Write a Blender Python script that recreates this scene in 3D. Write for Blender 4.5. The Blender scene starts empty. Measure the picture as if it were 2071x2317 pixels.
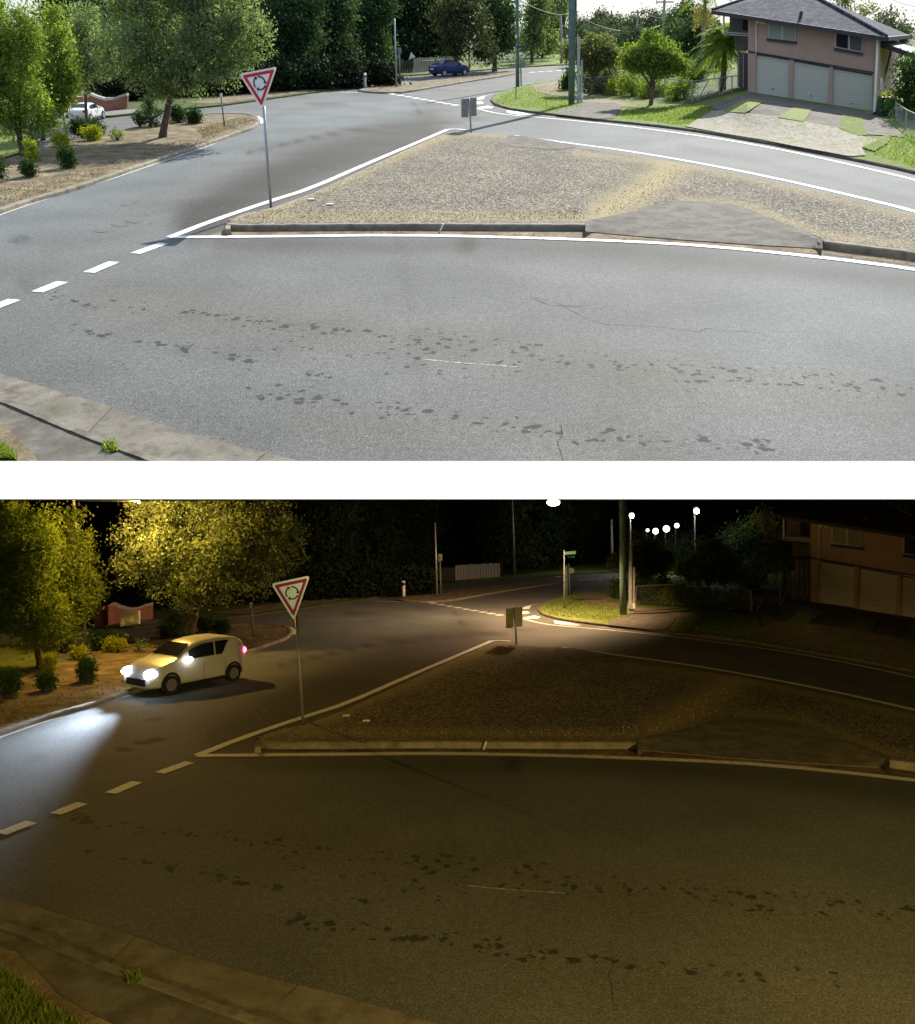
import bpy, bmesh, math, random
import numpy as np
from mathutils import Matrix, Vector
R = math.radians
scene = bpy.context.scene
COL = scene.collection

# ------------------------------------------------------------------ camera
F, CX, CY = 1821.0, 1035.5, 1158.5           # focal length and centre in photo pixels
HD, HN = 4.3, 5.0                            # eye heights over the day and the night road
HOR_DAY, = (51.0,)
PITCH = math.atan((CY - HOR_DAY) / F)
cd = bpy.data.cameras.new('camera'); cam = bpy.data.objects.new('camera', cd); COL.objects.link(cam)
cam.location = (0, 0, HD); cam.rotation_euler = (R(90) - PITCH, 0, 0)
cd.sensor_fit = 'HORIZONTAL'; cd.sensor_width = 36.0; cd.lens = 36.0 * F / 2071.0
cd.clip_start = 0.05; cd.clip_end = 3000
scene.camera = cam

# ------------------------------------------------------------------ world and sun
SUN_AZ, SUN_EL = R(24.0), R(36.0)
w = bpy.data.worlds.new('World'); scene.world = w; w.use_nodes = True
nt = w.node_tree; nt.nodes.clear()
out = nt.nodes.new('ShaderNodeOutputWorld'); bg = nt.nodes.new('ShaderNodeBackground')
sky = nt.nodes.new('ShaderNodeTexSky'); sky.sky_type = 'NISHITA'; sky.sun_disc = False
sky.sun_elevation = SUN_EL; sky.sun_rotation = SUN_AZ; sky.dust_density = 0.4; sky.air_density = 1.0; sky.ozone_density = 2.0
bg.inputs[1].default_value = 0.075
bg2 = nt.nodes.new('ShaderNodeBackground'); bg2.inputs[0].default_value = (1, 1, 1, 1); bg2.inputs[1].default_value = 0.5
tc = nt.nodes.new('ShaderNodeTexCoord'); sx = nt.nodes.new('ShaderNodeSeparateXYZ')
mr = nt.nodes.new('ShaderNodeMapRange'); mr.inputs['From Min'].default_value = -0.06; mr.inputs['From Max'].default_value = -0.16
mx = nt.nodes.new('ShaderNodeMixShader')      # plain white added below the horizon, seen as the band between both grounds
nt.links.new(tc.outputs['Generated'], sx.inputs[0]); nt.links.new(sx.outputs['Z'], mr.inputs['Value'])
hz = nt.nodes.new('ShaderNodeMix'); hz.data_type = 'RGBA'; hz.inputs[0].default_value = .66; hz.inputs[7].default_value = (5.0, 6.0, 7.4, 1)
nt.links.new(sky.outputs[0], hz.inputs[6]); nt.links.new(hz.outputs[2], bg.inputs[0]); nt.links.new(mr.outputs[0], mx.inputs[0])
nt.links.new(bg.outputs[0], mx.inputs[1]); nt.links.new(bg2.outputs[0], mx.inputs[2]); nt.links.new(mx.outputs[0], out.inputs[0])
sd = bpy.data.lights.new('sun', 'SUN'); sd.energy = 4.2; sd.angle = R(0.6); sd.color = (1.0, 0.95, 0.86)
so = bpy.data.objects.new('sun', sd); COL.objects.link(so)
sv = Vector((math.sin(SUN_AZ) * math.cos(SUN_EL), math.cos(SUN_AZ) * math.cos(SUN_EL), math.sin(SUN_EL)))
so.rotation_euler = sv.to_track_quat('Z', 'Y').to_euler(); so.location = (20, 30, 40)
scene.view_settings.view_transform = 'Standard'; scene.view_settings.look = 'None'
scene.view_settings.exposure = 1.05; scene.view_settings.gamma = 1.0
scene.cycles.max_bounces = 6; scene.cycles.transparent_max_bounces = 12

# ------------------------------------------------------------------ the two places: one road junction by day, once more by night
class Place:
    """Local frame: ground z=0, y ahead, eye at (0,0,H). m maps layout units to photo pixels."""
    def __init__(s, night):
        s.night = night
        s.H = HN if night else HD
        s.m = (1.062, 36.4, 1.064, 1139.1) if night else (1, 0, 1, 0)
        hor = s.m[2] * HOR_DAY + s.m[3]
        s.t = math.atan((CY - hor) / F)
        a = PITCH - s.t                       # slope of this ground against the level
        s.M = Matrix.Translation((0, 0, HD)) @ Matrix.Rotation(-a, 4, 'X') @ Matrix.Translation((0, 0, -s.H))
        s.view = 'in the night view' if night else 'in the daylight view'
        top = s.ray(0, (1131.5 - s.m[3]) / s.m[2]) if night else None
        s.clip = (top[2] / top[1]) if night else None
        s.rnd = random.Random(5); s.np = np.random.default_rng(7)
    def ray(s, px, py):
        r = s.m[0] * px + s.m[1] - CX; u = CY - s.m[2] * py - s.m[3]
        c, n = math.cos(s.t), math.sin(s.t)
        return (r, F * c + u * n, -F * n + u * c)
    def g(s, px, py, z=0.0):
        d = s.ray(px, py); k = (z - s.H) / d[2]
        return Vector((d[0] * k, d[1] * k, z))
    def p(s, px, py, dz=0.0):
        return s.g(px, py, rise(px, py) + dz)
    def at(s, px, py, Y):
        d = s.ray(px, py); k = Y / d[1]
        return Vector((d[0] * k, Y, s.H + d[2] * k))
    def mpp(s, px, py, Y):
        return Y / s.ray(px, py)[1] * s.m[0]

def lerp_poly(pts, x):
    if x <= pts[0][0]: return pts[0][1]
    for (a, b), (c, d) in zip(pts, pts[1:]):
        if x <= c: return b + (d - b) * (x - a) / (c - a)
    return pts[-1][1]
KERB_R = [(1120, 232), (1154, 244), (1220, 253), (1286, 261), (1330, 267), (1400, 273), (1550, 289), (1636, 303), (1722, 318), (1808, 332), (1922, 355), (2008, 372), (2071, 386), (2300, 440), (2600, 520)]
BASE_W = [(1300, 200), (1600, 190), (1693, 206), (1982, 260), (2300, 322)]
def rise(px, py):
    """The block on the right climbs gently towards the house."""
    if px < 1380: return 0.0
    k = lerp_poly(KERB_R, px); b = lerp_poly(BASE_W, px)
    if py >= k: return 0.0
    t = min(1.0, (k - py) / (k - b)); t = t * t * (3 - 2 * t)
    return t * lerp_poly([(1380, 0), (1560, .5), (1693, .95), (1982, 0.25), (2300, 0)], px)

DAY, NIGHT = Place(False), Place(True)

# ------------------------------------------------------------------ materials
MATS = {}
def nodes(name):
    m = bpy.data.materials.new(name); m.use_nodes = True
    n = m.node_tree; b = n.nodes['Principled BSDF']
    return m, n, b
def N(n, t, **kw):
    x = n.nodes.new(t)
    for k, v in kw.items():
        if k in x.inputs: x.inputs[k].default_value = v
        else: setattr(x, k, v)
    return x
def coords(n):
    g = N(n, 'ShaderNodeTexCoord'); return g.outputs['Object']
def noise(n, co, scale, detail=6, rough=.6):
    x = N(n, 'ShaderNodeTexNoise'); x.inputs['Scale'].default_value = scale; x.inputs['Detail'].default_value = detail
    x.inputs['Roughness'].default_value = rough; n.links.new(co, x.inputs['Vector']); return x.outputs['Fac']
def ramp(n, src, stops):
    r = N(n, 'ShaderNodeValToRGB'); e = r.color_ramp.elements
    while len(e) > 1: e.remove(e[-1])
    e[0].position = stops[0][0]; e[0].color = (*stops[0][1], 1)
    for p, c in stops[1:]:
        q = e.new(p); q.color = (*c, 1)
    n.links.new(src, r.inputs[0]); return r.outputs[0]
def mixc(n, fac, a, b, mode='MIX'):
    m = N(n, 'ShaderNodeMix', data_type='RGBA', blend_type=mode)
    for sock, v in ((0, fac), (6, a), (7, b)):
        if hasattr(v, 'is_linked') or hasattr(v, 'links'): n.links.new(v, m.inputs[sock])
        elif sock == 0: m.inputs[0].default_value = v
        else: m.inputs[sock].default_value = (*v, 1)
    return m.outputs[2]
def math_(n, op, a, b=None):
    m = N(n, 'ShaderNodeMath', operation=op)
    for i, v in enumerate((a, b)):
        if v is None: continue
        if hasattr(v, 'links'): n.links.new(v, m.inputs[i])
        else: m.inputs[i].default_value = v
    return m.outputs[0]
def bump(n, b, src, strength, dist=.02):
    k = N(n, 'ShaderNodeBump'); k.inputs['Strength'].default_value = strength; k.inputs['Distance'].default_value = dist
    n.links.new(src, k.inputs['Height']); n.links.new(k.outputs[0], b.inputs['Normal'])
def attr(n, name):
    a = N(n, 'ShaderNodeAttribute', attribute_name=name); return a.outputs['Fac']

def simple(name, col, rough=.7, metal=0.0, var=.15, scale=6, bmp=0.0):
    if name in MATS: return MATS[name]
    m, n, b = nodes(name); co = coords(n)
    f = noise(n, co, scale)
    c = ramp(n, f, [(.3, tuple(x * (1 - var) for x in col)), (.7, tuple(min(1, x * (1 + var)) for x in col))])
    n.links.new(c, b.inputs['Base Color']); b.inputs['Roughness'].default_value = rough; b.inputs['Metallic'].default_value = metal
    if bmp: bump(n, b, noise(n, co, scale * 8), bmp)
    MATS[name] = m; return m

def mat_asphalt():
    m, n, b = nodes('asphalt'); co = coords(n)
    fine = noise(n, co, 34, 4, .8); mid = noise(n, co, 9, 5, .65); big = noise(n, co, .35, 4, .55)
    v = N(n, 'ShaderNodeTexVoronoi'); v.inputs['Scale'].default_value = 70; n.links.new(co, v.inputs['Vector'])
    base = ramp(n, fine, [(.32, (.042, .043, .042)), (.5, (.112, .114, .11)), (.68, (.225, .228, .22))])
    agg = ramp(n, v.outputs['Color'], [(.1, (.75, .75, .75)), (.9, (1.3, 1.28, 1.24))])
    base = mixc(n, .8, base, agg, 'MULTIPLY')
    base = mixc(n, 1.0, base, ramp(n, mid, [(.32, (.8, .81, .8)), (.68, (1.17, 1.17, 1.2))]), 'MULTIPLY')
    base = mixc(n, 1.0, base, ramp(n, big, [(.35, (.84, .86, .86)), (.65, (1.12, 1.12, 1.15))]), 'MULTIPLY')
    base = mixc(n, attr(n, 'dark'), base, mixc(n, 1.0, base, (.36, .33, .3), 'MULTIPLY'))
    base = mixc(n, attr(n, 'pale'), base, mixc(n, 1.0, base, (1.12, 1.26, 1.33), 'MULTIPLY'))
    base = mixc(n, attr(n, 'warm'), base, mixc(n, 1.0, base, (1.12, 1.0, .84), 'MULTIPLY'))
    # oil spots: distorted cells, only where the attribute lets them through
    wn = N(n, 'ShaderNodeTexNoise'); wn.inputs['Scale'].default_value = 6; wn.inputs['Detail'].default_value = 4; n.links.new(co, wn.inputs['Vector'])
    wco = N(n, 'ShaderNodeVectorMath', operation='ADD'); sc = N(n, 'ShaderNodeVectorMath', operation='SCALE'); sc.inputs['Scale'].default_value = .22
    n.links.new(wn.outputs['Color'], sc.inputs[0]); n.links.new(co, wco.inputs[0]); n.links.new(sc.outputs[0], wco.inputs[1])
    vo = N(n, 'ShaderNodeTexVoronoi'); vo.inputs['Scale'].default_value = 8.0; n.links.new(wco.outputs[0], vo.inputs['Vector'])
    sep = N(n, 'ShaderNodeSeparateColor'); n.links.new(vo.outputs['Color'], sep.inputs[0])
    thr = math_(n, 'MULTIPLY', math_(n, 'MULTIPLY', sep.outputs[0], sep.outputs[1]), attr(n, 'spot'))
    s = math_(n, 'SUBTRACT', math_(n, 'MULTIPLY', thr, 1.2), vo.outputs['Distance'])
    s = math_(n, 'MULTIPLY', s, 6.0); s = N(n, 'ShaderNodeClamp') and s
    cl = N(n, 'ShaderNodeClamp'); n.links.new(s, cl.inputs[0])
    spot = math_(n, 'MULTIPLY', cl.outputs[0], math_(n, 'ADD', .55, math_(n, 'MULTIPLY', fine, .6)))
    base = mixc(n, spot, base, (.024, .026, .03))
    n.links.new(base, b.inputs['Base Color'])
    rg = ramp(n, fine, [(.3, (.72,) * 3), (.7, (.9,) * 3)]); n.links.new(rg, b.inputs['Roughness'])
    b.inputs['Specular IOR Level'].default_value = .22
    bump(n, b, fine, .7, .012)
    MATS['asphalt'] = m
def mat_ramp(name, scale, stops, rough=.9, bscale=60, bstr=.5, second=None, dist=.03):
    m, n, b = nodes(name); co = coords(n)
    f = noise(n, co, scale, 8, .68); c = ramp(n, f, stops)
    if second:
        c = mixc(n, ramp(n, noise(n, co, second[0], 4, .6), [(second[1], (0, 0, 0)), (second[2], (1, 1, 1))]), c, second[3])
    fine = noise(n, co, bscale, 3, .7)
    c = mixc(n, 1.0, c, ramp(n, fine, [(.3, (.7, .7, .7)), (.7, (1.3, 1.3, 1.3))]), 'MULTIPLY')
    n.links.new(c, b.inputs['Base Color']); b.inputs['Roughness'].default_value = rough
    b.inputs['Specular IOR Level'].default_value = .2
    bump(n, b, fine, bstr, dist); MATS[name] = m
def mat_gravel():
    m, n, b = nodes('gravel'); co = coords(n)
    v = N(n, 'ShaderNodeTexVoronoi'); v.inputs['Scale'].default_value = 25; n.links.new(co, v.inputs['Vector'])
    h = N(n, 'ShaderNodeSeparateColor'); n.links.new(v.outputs['Color'], h.inputs[0])
    stone = ramp(n, h.outputs[0], [(0, (.06, .053, .043)), (.3, (.145, .13, .105)), (.6, (.23, .21, .172)), (.85, (.35, .32, .26)), (1, (.52, .49, .42))])
    gap = ramp(n, v.outputs['Distance'], [(.35, (1, 1, 1)), (.8, (.25, .23, .2))])
    c = mixc(n, 1.0, stone, gap, 'MULTIPLY')
    big = noise(n, co, .5, 5, .6)
    c = mixc(n, 1.0, c, ramp(n, big, [(.35, (.82, .82, .82)), (.65, (1.1, 1.09, 1.05))]), 'MULTIPLY')
    straw = ramp(n, noise(n, co, 14, 5, .7), [(.3, (.22, .175, .095)), (.7, (.4, .34, .2))])
    f = math_(n, 'MULTIPLY', attr(n, 'straw'), math_(n, 'ADD', .35, noise(n, co, 3.0, 5, .7)))
    c = mixc(n, f, c, straw)
    red = ramp(n, noise(n, co, 9, 3, .6), [(.63, (0, 0, 0)), (.68, (1, 1, 1))])
    c = mixc(n, math_(n, 'MULTIPLY', red, .35), c, (.22, .09, .06))
    n.links.new(c, b.inputs['Base Color']); b.inputs['Roughness'].default_value = .95; b.inputs['Specular IOR Level'].default_value = .15
    bump(n, b, v.outputs['Distance'], -.7, .04); MATS['gravel'] = m
def mat_leaf(name, dark, mid, light, trans=.35):
    m, n, b = nodes(name)
    a = attr(n, 'tone'); c = ramp(n, a, [(0, dark), (.5, mid), (1, light)])
    n.links.new(c, b.inputs['Base Color']); b.inputs['Roughness'].default_value = .75; b.inputs['Specular IOR Level'].default_value = .12
    t = N(n, 'ShaderNodeBsdfTranslucent')
    tcx = mixc(n, 1.0, c, (1.25, 1.35, .6), 'MULTIPLY'); n.links.new(tcx, t.inputs[0])
    mxs = N(n, 'ShaderNodeMixShader'); mxs.inputs[0].default_value = trans
    o = n.nodes['Material Output']
    n.links.new(b.outputs[0], mxs.inputs[1]); n.links.new(t.outputs[0], mxs.inputs[2]); n.links.new(mxs.outputs[0], o.inputs[0])
    MATS[name] = m
def mat_paint_line():
    m, n, b = nodes('line_paint'); co = coords(n)
    f = noise(n, co, 24, 5, .75)
    c = ramp(n, f, [(.33, (.2, .2, .195)), (.43, (.62, .62, .6)), (.7, (.84, .84, .82))])
    n.links.new(c, b.inputs['Base Color']); b.inputs['Roughness'].default_value = .7; MATS['line_paint'] = m
    m, n, b = nodes('worn_paint'); co = coords(n)
    f = noise(n, co, 18, 6, .8)
    c = ramp(n, f, [(.36, (.16, .16, .155)), (.55, (.5, .5, .48)), (.75, (.68, .67, .64))])
    n.links.new(c, b.inputs['Base Color']); b.inputs['Roughness'].default_value = .8; MATS['worn_paint'] = m
def mat_emit(name, col, s):
    m, n, b = nodes(name); b.inputs['Base Color'].default_value = (*col, 1)
    b.inputs['Emission Color'].default_value = (*col, 1); b.inputs['Emission Strength'].default_value = s; MATS[name] = m
def mat_stripes(name, ca, cb, scale, rough, axis='X', rot=None, bstr=.6, prof='SIN'):
    m, n, b = nodes(name); co = coords(n)
    wv = N(n, 'ShaderNodeTexWave', wave_type='BANDS', bands_direction=axis, wave_profile=prof); wv.inputs['Scale'].default_value = scale
    wv.inputs['Distortion'].default_value = .6; wv.inputs['Detail'].default_value = 1
    n.links.new(co, wv.inputs['Vector'])
    f = math_(n, 'ADD', math_(n, 'MULTIPLY', wv.outputs['Fac'], .7), math_(n, 'MULTIPLY', noise(n, co, 5), .3))
    n.links.new(ramp(n, f, [(.2, ca), (.8, cb)]), b.inputs['Base Color']); b.inputs['Roughness'].default_value = rough
    bump(n, b, wv.outputs['Fac'], bstr, .03); MATS[name] = m
def mat_brick():
    m, n, b = nodes('brick'); co = coords(n)
    br = N(n, 'ShaderNodeTexBrick'); br.inputs['Scale'].default_value = 4; br.inputs['Color1'].default_value = (.3, .085, .05, 1)
    br.inputs['Color2'].default_value = (.2, .06, .04, 1); br.inputs['Mortar'].default_value = (.3, .24, .2, 1)
    mp = N(n, 'ShaderNodeMapping'); mp.inputs['Rotation'].default_value = (R(90), 0, 0); n.links.new(co, mp.inputs[0]); n.links.new(mp.outputs[0], br.inputs['Vector'])
    n.links.new(br.outputs[0], b.inputs['Base Color']); b.inputs['Roughness'].default_value = .9; MATS['brick'] = m
def mat_tiles():
    m, n, b = nodes('roof_tiles'); b.inputs['Specular IOR Level'].default_value = .15; co = coords(n)
    br = N(n, 'ShaderNodeTexBrick'); br.inputs['Scale'].default_value = 2.6; br.inputs['Color1'].default_value = (.05, .055, .075, 1)
    br.inputs['Color2'].default_value = (.12, .125, .15, 1); br.inputs['Mortar'].default_value = (.012, .012, .016, 1)
    br.inputs['Mortar Size'].default_value = .035; br.inputs['Brick Width'].default_value = .5; br.inputs['Row Height'].default_value = .4
    n.links.new(co, br.inputs['Vector'])
    c = mixc(n, 1.0, br.outputs[0], ramp(n, noise(n, co, 2, 5), [(.3, (.75,) * 3), (.7, (1.3,) * 3)]), 'MULTIPLY')
    n.links.new(c, b.inputs['Base Color']); b.inputs['Roughness'].default_value = .95; bump(n, b, br.outputs['Fac'], -.6, .04); MATS['roof_tiles'] = m

mat_asphalt(); mat_gravel(); mat_paint_line(); mat_brick(); mat_tiles()
mat_ramp('dry_verge', 1.6, [(.28, (.055, .045, .03)), (.43, (.13, .1, .065)), (.58, (.22, .175, .115)), (.75, (.33, .28, .18))], second=(1.1, .56, .7, (.12, .13, .045)), bscale=25)
mat_ramp('lawn', 5.0, [(.28, (.06, .1, .02)), (.45, (.13, .18, .04)), (.6, (.2, .25, .06)), (.75, (.3, .32, .12))], second=(.9, .55, .7, (.26, .24, .1)), bscale=30, bstr=.9, dist=.06)
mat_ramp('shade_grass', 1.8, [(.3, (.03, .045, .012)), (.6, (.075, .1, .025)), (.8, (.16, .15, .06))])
mat_ramp('straw_grass', 6.0, [(.3, (.08, .11, .03)), (.5, (.18, .22, .06)), (.75, (.28, .29, .12))])
mat_ramp('earth', 1.2, [(.3, (.05, .055, .02)), (.6, (.1, .1, .04)), (.8, (.14, .13, .06))])
mat_ramp('concrete', 2.5, [(.25, (.13, .12, .11)), (.5, (.2, .19, .175)), (.75, (.28, .27, .245))], bscale=90, bstr=.3, dist=.01)
mat_ramp('old_concrete', 2.2, [(.3, (.07, .063, .053)), (.5, (.125, .115, .098)), (.7, (.2, .19, .165))], bscale=80, bstr=.3, second=(2.2, .6, .75, (.09, .1, .05)), dist=.01)
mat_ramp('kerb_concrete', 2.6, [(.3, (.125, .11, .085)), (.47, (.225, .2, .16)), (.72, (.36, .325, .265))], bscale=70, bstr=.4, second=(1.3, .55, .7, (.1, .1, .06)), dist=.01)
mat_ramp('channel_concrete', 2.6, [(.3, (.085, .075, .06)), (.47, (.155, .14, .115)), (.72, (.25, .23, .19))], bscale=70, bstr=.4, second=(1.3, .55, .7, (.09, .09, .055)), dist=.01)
mat_ramp('dark_kerb', 3.0, [(.3, (.05, .046, .04)), (.5, (.1, .092, .078)), (.75, (.18, .165, .14))], bscale=60)
mat_ramp('worn_asphalt', 7.0, [(.35, (.09, .09, .09)), (.55, (.15, .14, .13)), (.75, (.26, .22, .18))])
mat_ramp('path_soil', 1.5, [(.3, (.16, .12, .09)), (.6, (.25, .195, .15)), (.8, (.33, .28, .22))])
mat_ramp('cobble', 6.0, [(.3, (.1, .09, .07)), (.47, (.24, .22, .175)), (.7, (.4, .37, .31))], bscale=14, bstr=.8, second=(1.6, .52, .68, (.17, .19, .06)))
mat_ramp('bark', 7.0, [(.3, (.05, .04, .03)), (.7, (.16, .13, .1))], bscale=30)
mat_leaf('leaf_grey', (.08, .11, .05), (.18, .23, .12), (.34, .4, .25), .5)
mat_leaf('leaf_bright', (.06, .11, .02), (.18, .25, .05), (.36, .42, .11), .5)
mat_leaf('leaf_dark', (.016, .034, .016), (.045, .085, .036), (.12, .19, .085), .33)
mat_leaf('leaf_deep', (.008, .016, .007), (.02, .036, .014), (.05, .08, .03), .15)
mat_leaf('leaf_olive', (.025, .035, .018), (.07, .09, .04), (.17, .18, .09), .3)
mat_leaf('leaf_far', (.05, .075, .05), (.09, .12, .075), (.15, .18, .12), .25)  # distance haze put into the colour: paler, bluer leaves
mat_leaf('leaf_brown', (.07, .085, .035), (.16, .19, .07), (.29, .27, .14), .42)
mat_leaf('leaf_yellow', (.16, .2, .02), (.34, .38, .03), (.5, .5, .06), .35)
mat_leaf('leaf_gold', (.25, .2, .08), (.45, .38, .16), (.6, .52, .26), .3)
mat_leaf('leaf_straw', (.12, .1, .055), (.25, .2, .12), (.42, .36, .23), .2)
mat_leaf('leaf_red', (.1, .04, .03), (.3, .08, .06), (.45, .25, .12), .2)
mat_leaf('leaf_hedge', (.02, .05, .012), (.045, .095, .02), (.09, .16, .035), .2)
simple('galvanised', (.36, .38, .4), .45, .6, .15, 8)
simple('dull_steel', (.2, .2, .2), .6, .3, .2, 4)
simple('green_pole', (.1, .165, .145), .75, 0, .3, 3, .1)
simple('green_sign', (.012, .06, .035), .5)
simple('white_paint', (.84, .84, .82), .55, 0, .06)
simple('sign_red', (.62, .02, .035), .5, 0, .12)
simple('sign_black', (.015, .015, .018), .5)
simple('grey_board', (.2, .21, .2), .6, 0, .2)
simple('grey_wood', (.3, .29, .26), .85, 0, .25, 9)
simple('conduit', (.4, .42, .43), .6, .1, .2)
simple('pink_render', (.42, .29, .24), .9, 0, .07, 2.0)
simple('dark_trim', (.035, .028, .035), .6)
simple('frame_alu', (.42, .42, .44), .5, .3, .1)
simple('grey_cladding', (.12, .11, .115), .8)
simple('crack', (.06, .06, .06), 1.0); MATS['crack'].node_tree.nodes['Principled BSDF'].inputs['Specular IOR Level'].default_value = 0
simple('wire', (.3, .32, .3), .6, .3)
simple('bin_green', (.015, .06, .04), .5)
simple('bin_lid', (.13, .03, .03), .5)
simple('tyre', (.02, .02, .02), .9)
simple('rim', (.5, .5, .52), .35, .7, .05)
simple('blue_car_paint', (.025, .04, .16), .25, .3, .05)
simple('white_car_paint', (.72, .72, .7), .3, 0, .03)
simple('glass_dark', (.02, .024, .03), .08)
simple('red_lens', (.4, .01, .02), .25)
simple('clear_lens', (.7, .72, .75), .15)
simple('reflective_white', (.6, .82, 1.0), .37, 1.0, .04)  # night copy of the sign white, tinted blue to offset the lamplight
simple('reflective_red', (.3, .03, .16), .37, 1.0, .08)  # night copy of the sign red, tinted to offset the lamplight
simple('litter_white', (.7, .7, .7), .8)
simple('timber_pale', (.36, .35, .31), .85, 0, .2, 6)
simple('timber_dark', (.05, .045, .04), .85, 0, .2, 6)
simple('night_black', (.002, .002, .003), 1.0)
mat_stripes('curtain', (.2, .23, .2), (.42, .45, .42), 6.0, .7)
mat_stripes('curtain_dark', (.045, .05, .055), (.13, .14, .15), 5.0, .5)
mat_stripes('door_paint', (.47, .46, .4), (.5, .49, .425), 2.2, .6, axis='Z', bstr=.14)
mat_emit('sodium_lamp', (1.0, .72, .35), 9)
mat_emit('white_lamp', (1.0, .96, .9), 4)
mat_emit('blue_lamp', (.6, .65, 1.0), 4)
mat_emit('headlamp_lit', (.72, .84, 1.0), 12)
mat_emit('tail_lit', (1.0, .06, .2), 6)
mat_emit('mirror_glow', (1.0, .95, .85), 6)

# ------------------------------------------------------------------ mesh helpers
def tag(o, label=None, cat=None, group=None, kind=None):
    if label: o['label'] = label
    if cat: o['category'] = cat
    if group: o['group'] = group
    if kind: o['kind'] = kind
    return o
def clip_night(W, bm, origin):
    if not W.night:      # the day ground breaks off along one straight near edge
        d = W.ray(CX, 1043.0); n = Vector((0, d[2], -d[1])).normalized(); co = Vector((0, 0, W.H)) - origin
        if any((v.co - co).dot(n) > 0 for v in bm.verts):
            bmesh.ops.bisect_plane(bm, geom=bm.verts[:] + bm.edges[:] + bm.faces[:], plane_co=co, plane_no=n, clear_outer=True)
        return
    n = Vector((0, -W.clip, 1)).normalized(); co = Vector((0, 0, W.H)) - origin
    if any((v.co - co).dot(n) > 0 for v in bm.verts):
        bmesh.ops.bisect_plane(bm, geom=bm.verts[:] + bm.edges[:] + bm.faces[:], plane_co=co, plane_no=n, clear_outer=True)
class MB:
    """collects verts and faces in the place's local frame"""
    def __init__(s): s.v = []; s.f = []
    def face(s, pts):
        i = len(s.v); s.v += [tuple(p) for p in pts]; s.f.append(tuple(range(i, i + len(pts)))); return s
    def prism(s, pts, d):
        """solid between polygon pts and the same polygon moved by d"""
        n = len(pts); i = len(s.v); d = Vector(d)
        s.v += [tuple(p) for p in pts] + [tuple(Vector(p) + d) for p in pts]
        s.f.append(tuple(range(i, i + n))); s.f.append(tuple(range(i + 2 * n - 1, i + n - 1, -1)))
        for k in range(n):
            j = (k + 1) % n; s.f.append((i + k, i + n + k, i + n + j, i + j))
        return s
    def box(s, c, size, rz=0.0):
        cx, cy, cz = c; a, b, h = size[0] / 2, size[1] / 2, size[2] / 2
        co, si = math.cos(rz), math.sin(rz)
        pts = [Vector((cx + x * co - y * si, cy + x * si + y * co, cz - h)) for x, y in ((-a, -b), (a, -b), (a, b), (-a, b))]
        return s.prism(pts, (0, 0, 2 * h))
    def tube(s, pts, radii, n=8, cap=True):
        pts = [Vector(p) for p in pts]
        if not isinstance(radii, (list, tuple)): radii = [radii] * len(pts)
        base = len(s.v)
        for k, p in enumerate(pts):
            d = (pts[min(k + 1, len(pts) - 1)] - pts[max(k - 1, 0)]).normalized()
            a = d.cross(Vector((0, 1, 0)) if abs(d.y) < .9 else Vector((1, 0, 0))).normalized(); b = d.cross(a)
            for q in range(n):
                t = 2 * math.pi * q / n
                s.v.append(tuple(p + (a * math.cos(t) + b * math.sin(t)) * radii[k]))
        for k in range(len(pts) - 1):
            for q in range(n):
                r = (q + 1) % n
                s.f.append((base + k * n + q, base + k * n + r, base + (k + 1) * n + r, base + (k + 1) * n + q))
        if cap:
            s.f.append(tuple(base + q for q in range(n))[::-1]); s.f.append(tuple(base + (len(pts) - 1) * n + q for q in range(n)))
        return s
    def ball(s, c, r, n=10):
        base = len(s.v); c = Vector(c); rr = r if hasattr(r, '__len__') else (r, r, r)
        for i in range(n + 1):
            ph = math.pi * i / n
            for j in range(n * 2):
                th = math.pi * j / n
                s.v.append((c.x + rr[0] * math.sin(ph) * math.cos(th), c.y + rr[1] * math.sin(ph) * math.sin(th), c.z + rr[2] * math.cos(ph)))
        for i in range(n):
            for j in range(n * 2):
                k = (j + 1) % (n * 2)
                s.f.append((base + i * 2 * n + j, base + (i + 1) * 2 * n + j, base + (i + 1) * 2 * n + k, base + i * 2 * n + k))
        return s
    def disc_cyl(s, c, axis, r, h, n=20):
        c = Vector(c); axis = Vector(axis).normalized()
        return s.tube([c - axis * h / 2, c + axis * h / 2], r, n)
    def build(s, name, mat, W, root=None, bevel=0, smooth=False, attrs=None, kind=None):
        origin = Vector(root['_o']) if root is not None and '_o' in root else Vector((0, 0, 0))
        me = bpy.data.meshes.new(name)
        me.from_pydata([tuple(Vector(v) - origin) for v in s.v], [], s.f)
        bm = bmesh.new(); bm.from_mesh(me)
        bmesh.ops.remove_doubles(bm, verts=bm.verts[:], dist=1e-5)
        bmesh.ops.recalc_face_normals(bm, faces=bm.faces[:])
        if bevel:
            bmesh.ops.bevel(bm, geom=bm.edges[:], offset=bevel, segments=2, affect='EDGES', profile=.6)
        clip_night(W, bm, origin)
        if smooth:
            for f in bm.faces: f.smooth = True
        bm.to_mesh(me); bm.free()
        me.materials.append(MATS[mat])
        o = bpy.data.objects.new(name, me); COL.objects.link(o)
        if root is not None: o.parent = root
        else: o.matrix_world = W.M
        if kind: o['kind'] = kind
        return o
ROOTS = []
def thing(W, name, label, cat, base, group=None):
    o = bpy.data.objects.new(name, None); COL.objects.link(o); o.empty_display_size = .2
    o.matrix_world = W.M @ Matrix.Translation(base); o['_o'] = tuple(base); ROOTS.append(o)
    return tag(o, label + ' ' + W.view, cat, group and group + ' ' + W.view)
def sub(part):
    """let a part carry sub-parts built in the same frame"""
    if part.parent is not None and '_o' in part.parent: part['_o'] = tuple(part.parent['_o'])
    ROOTS.append(part); return part

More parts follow.
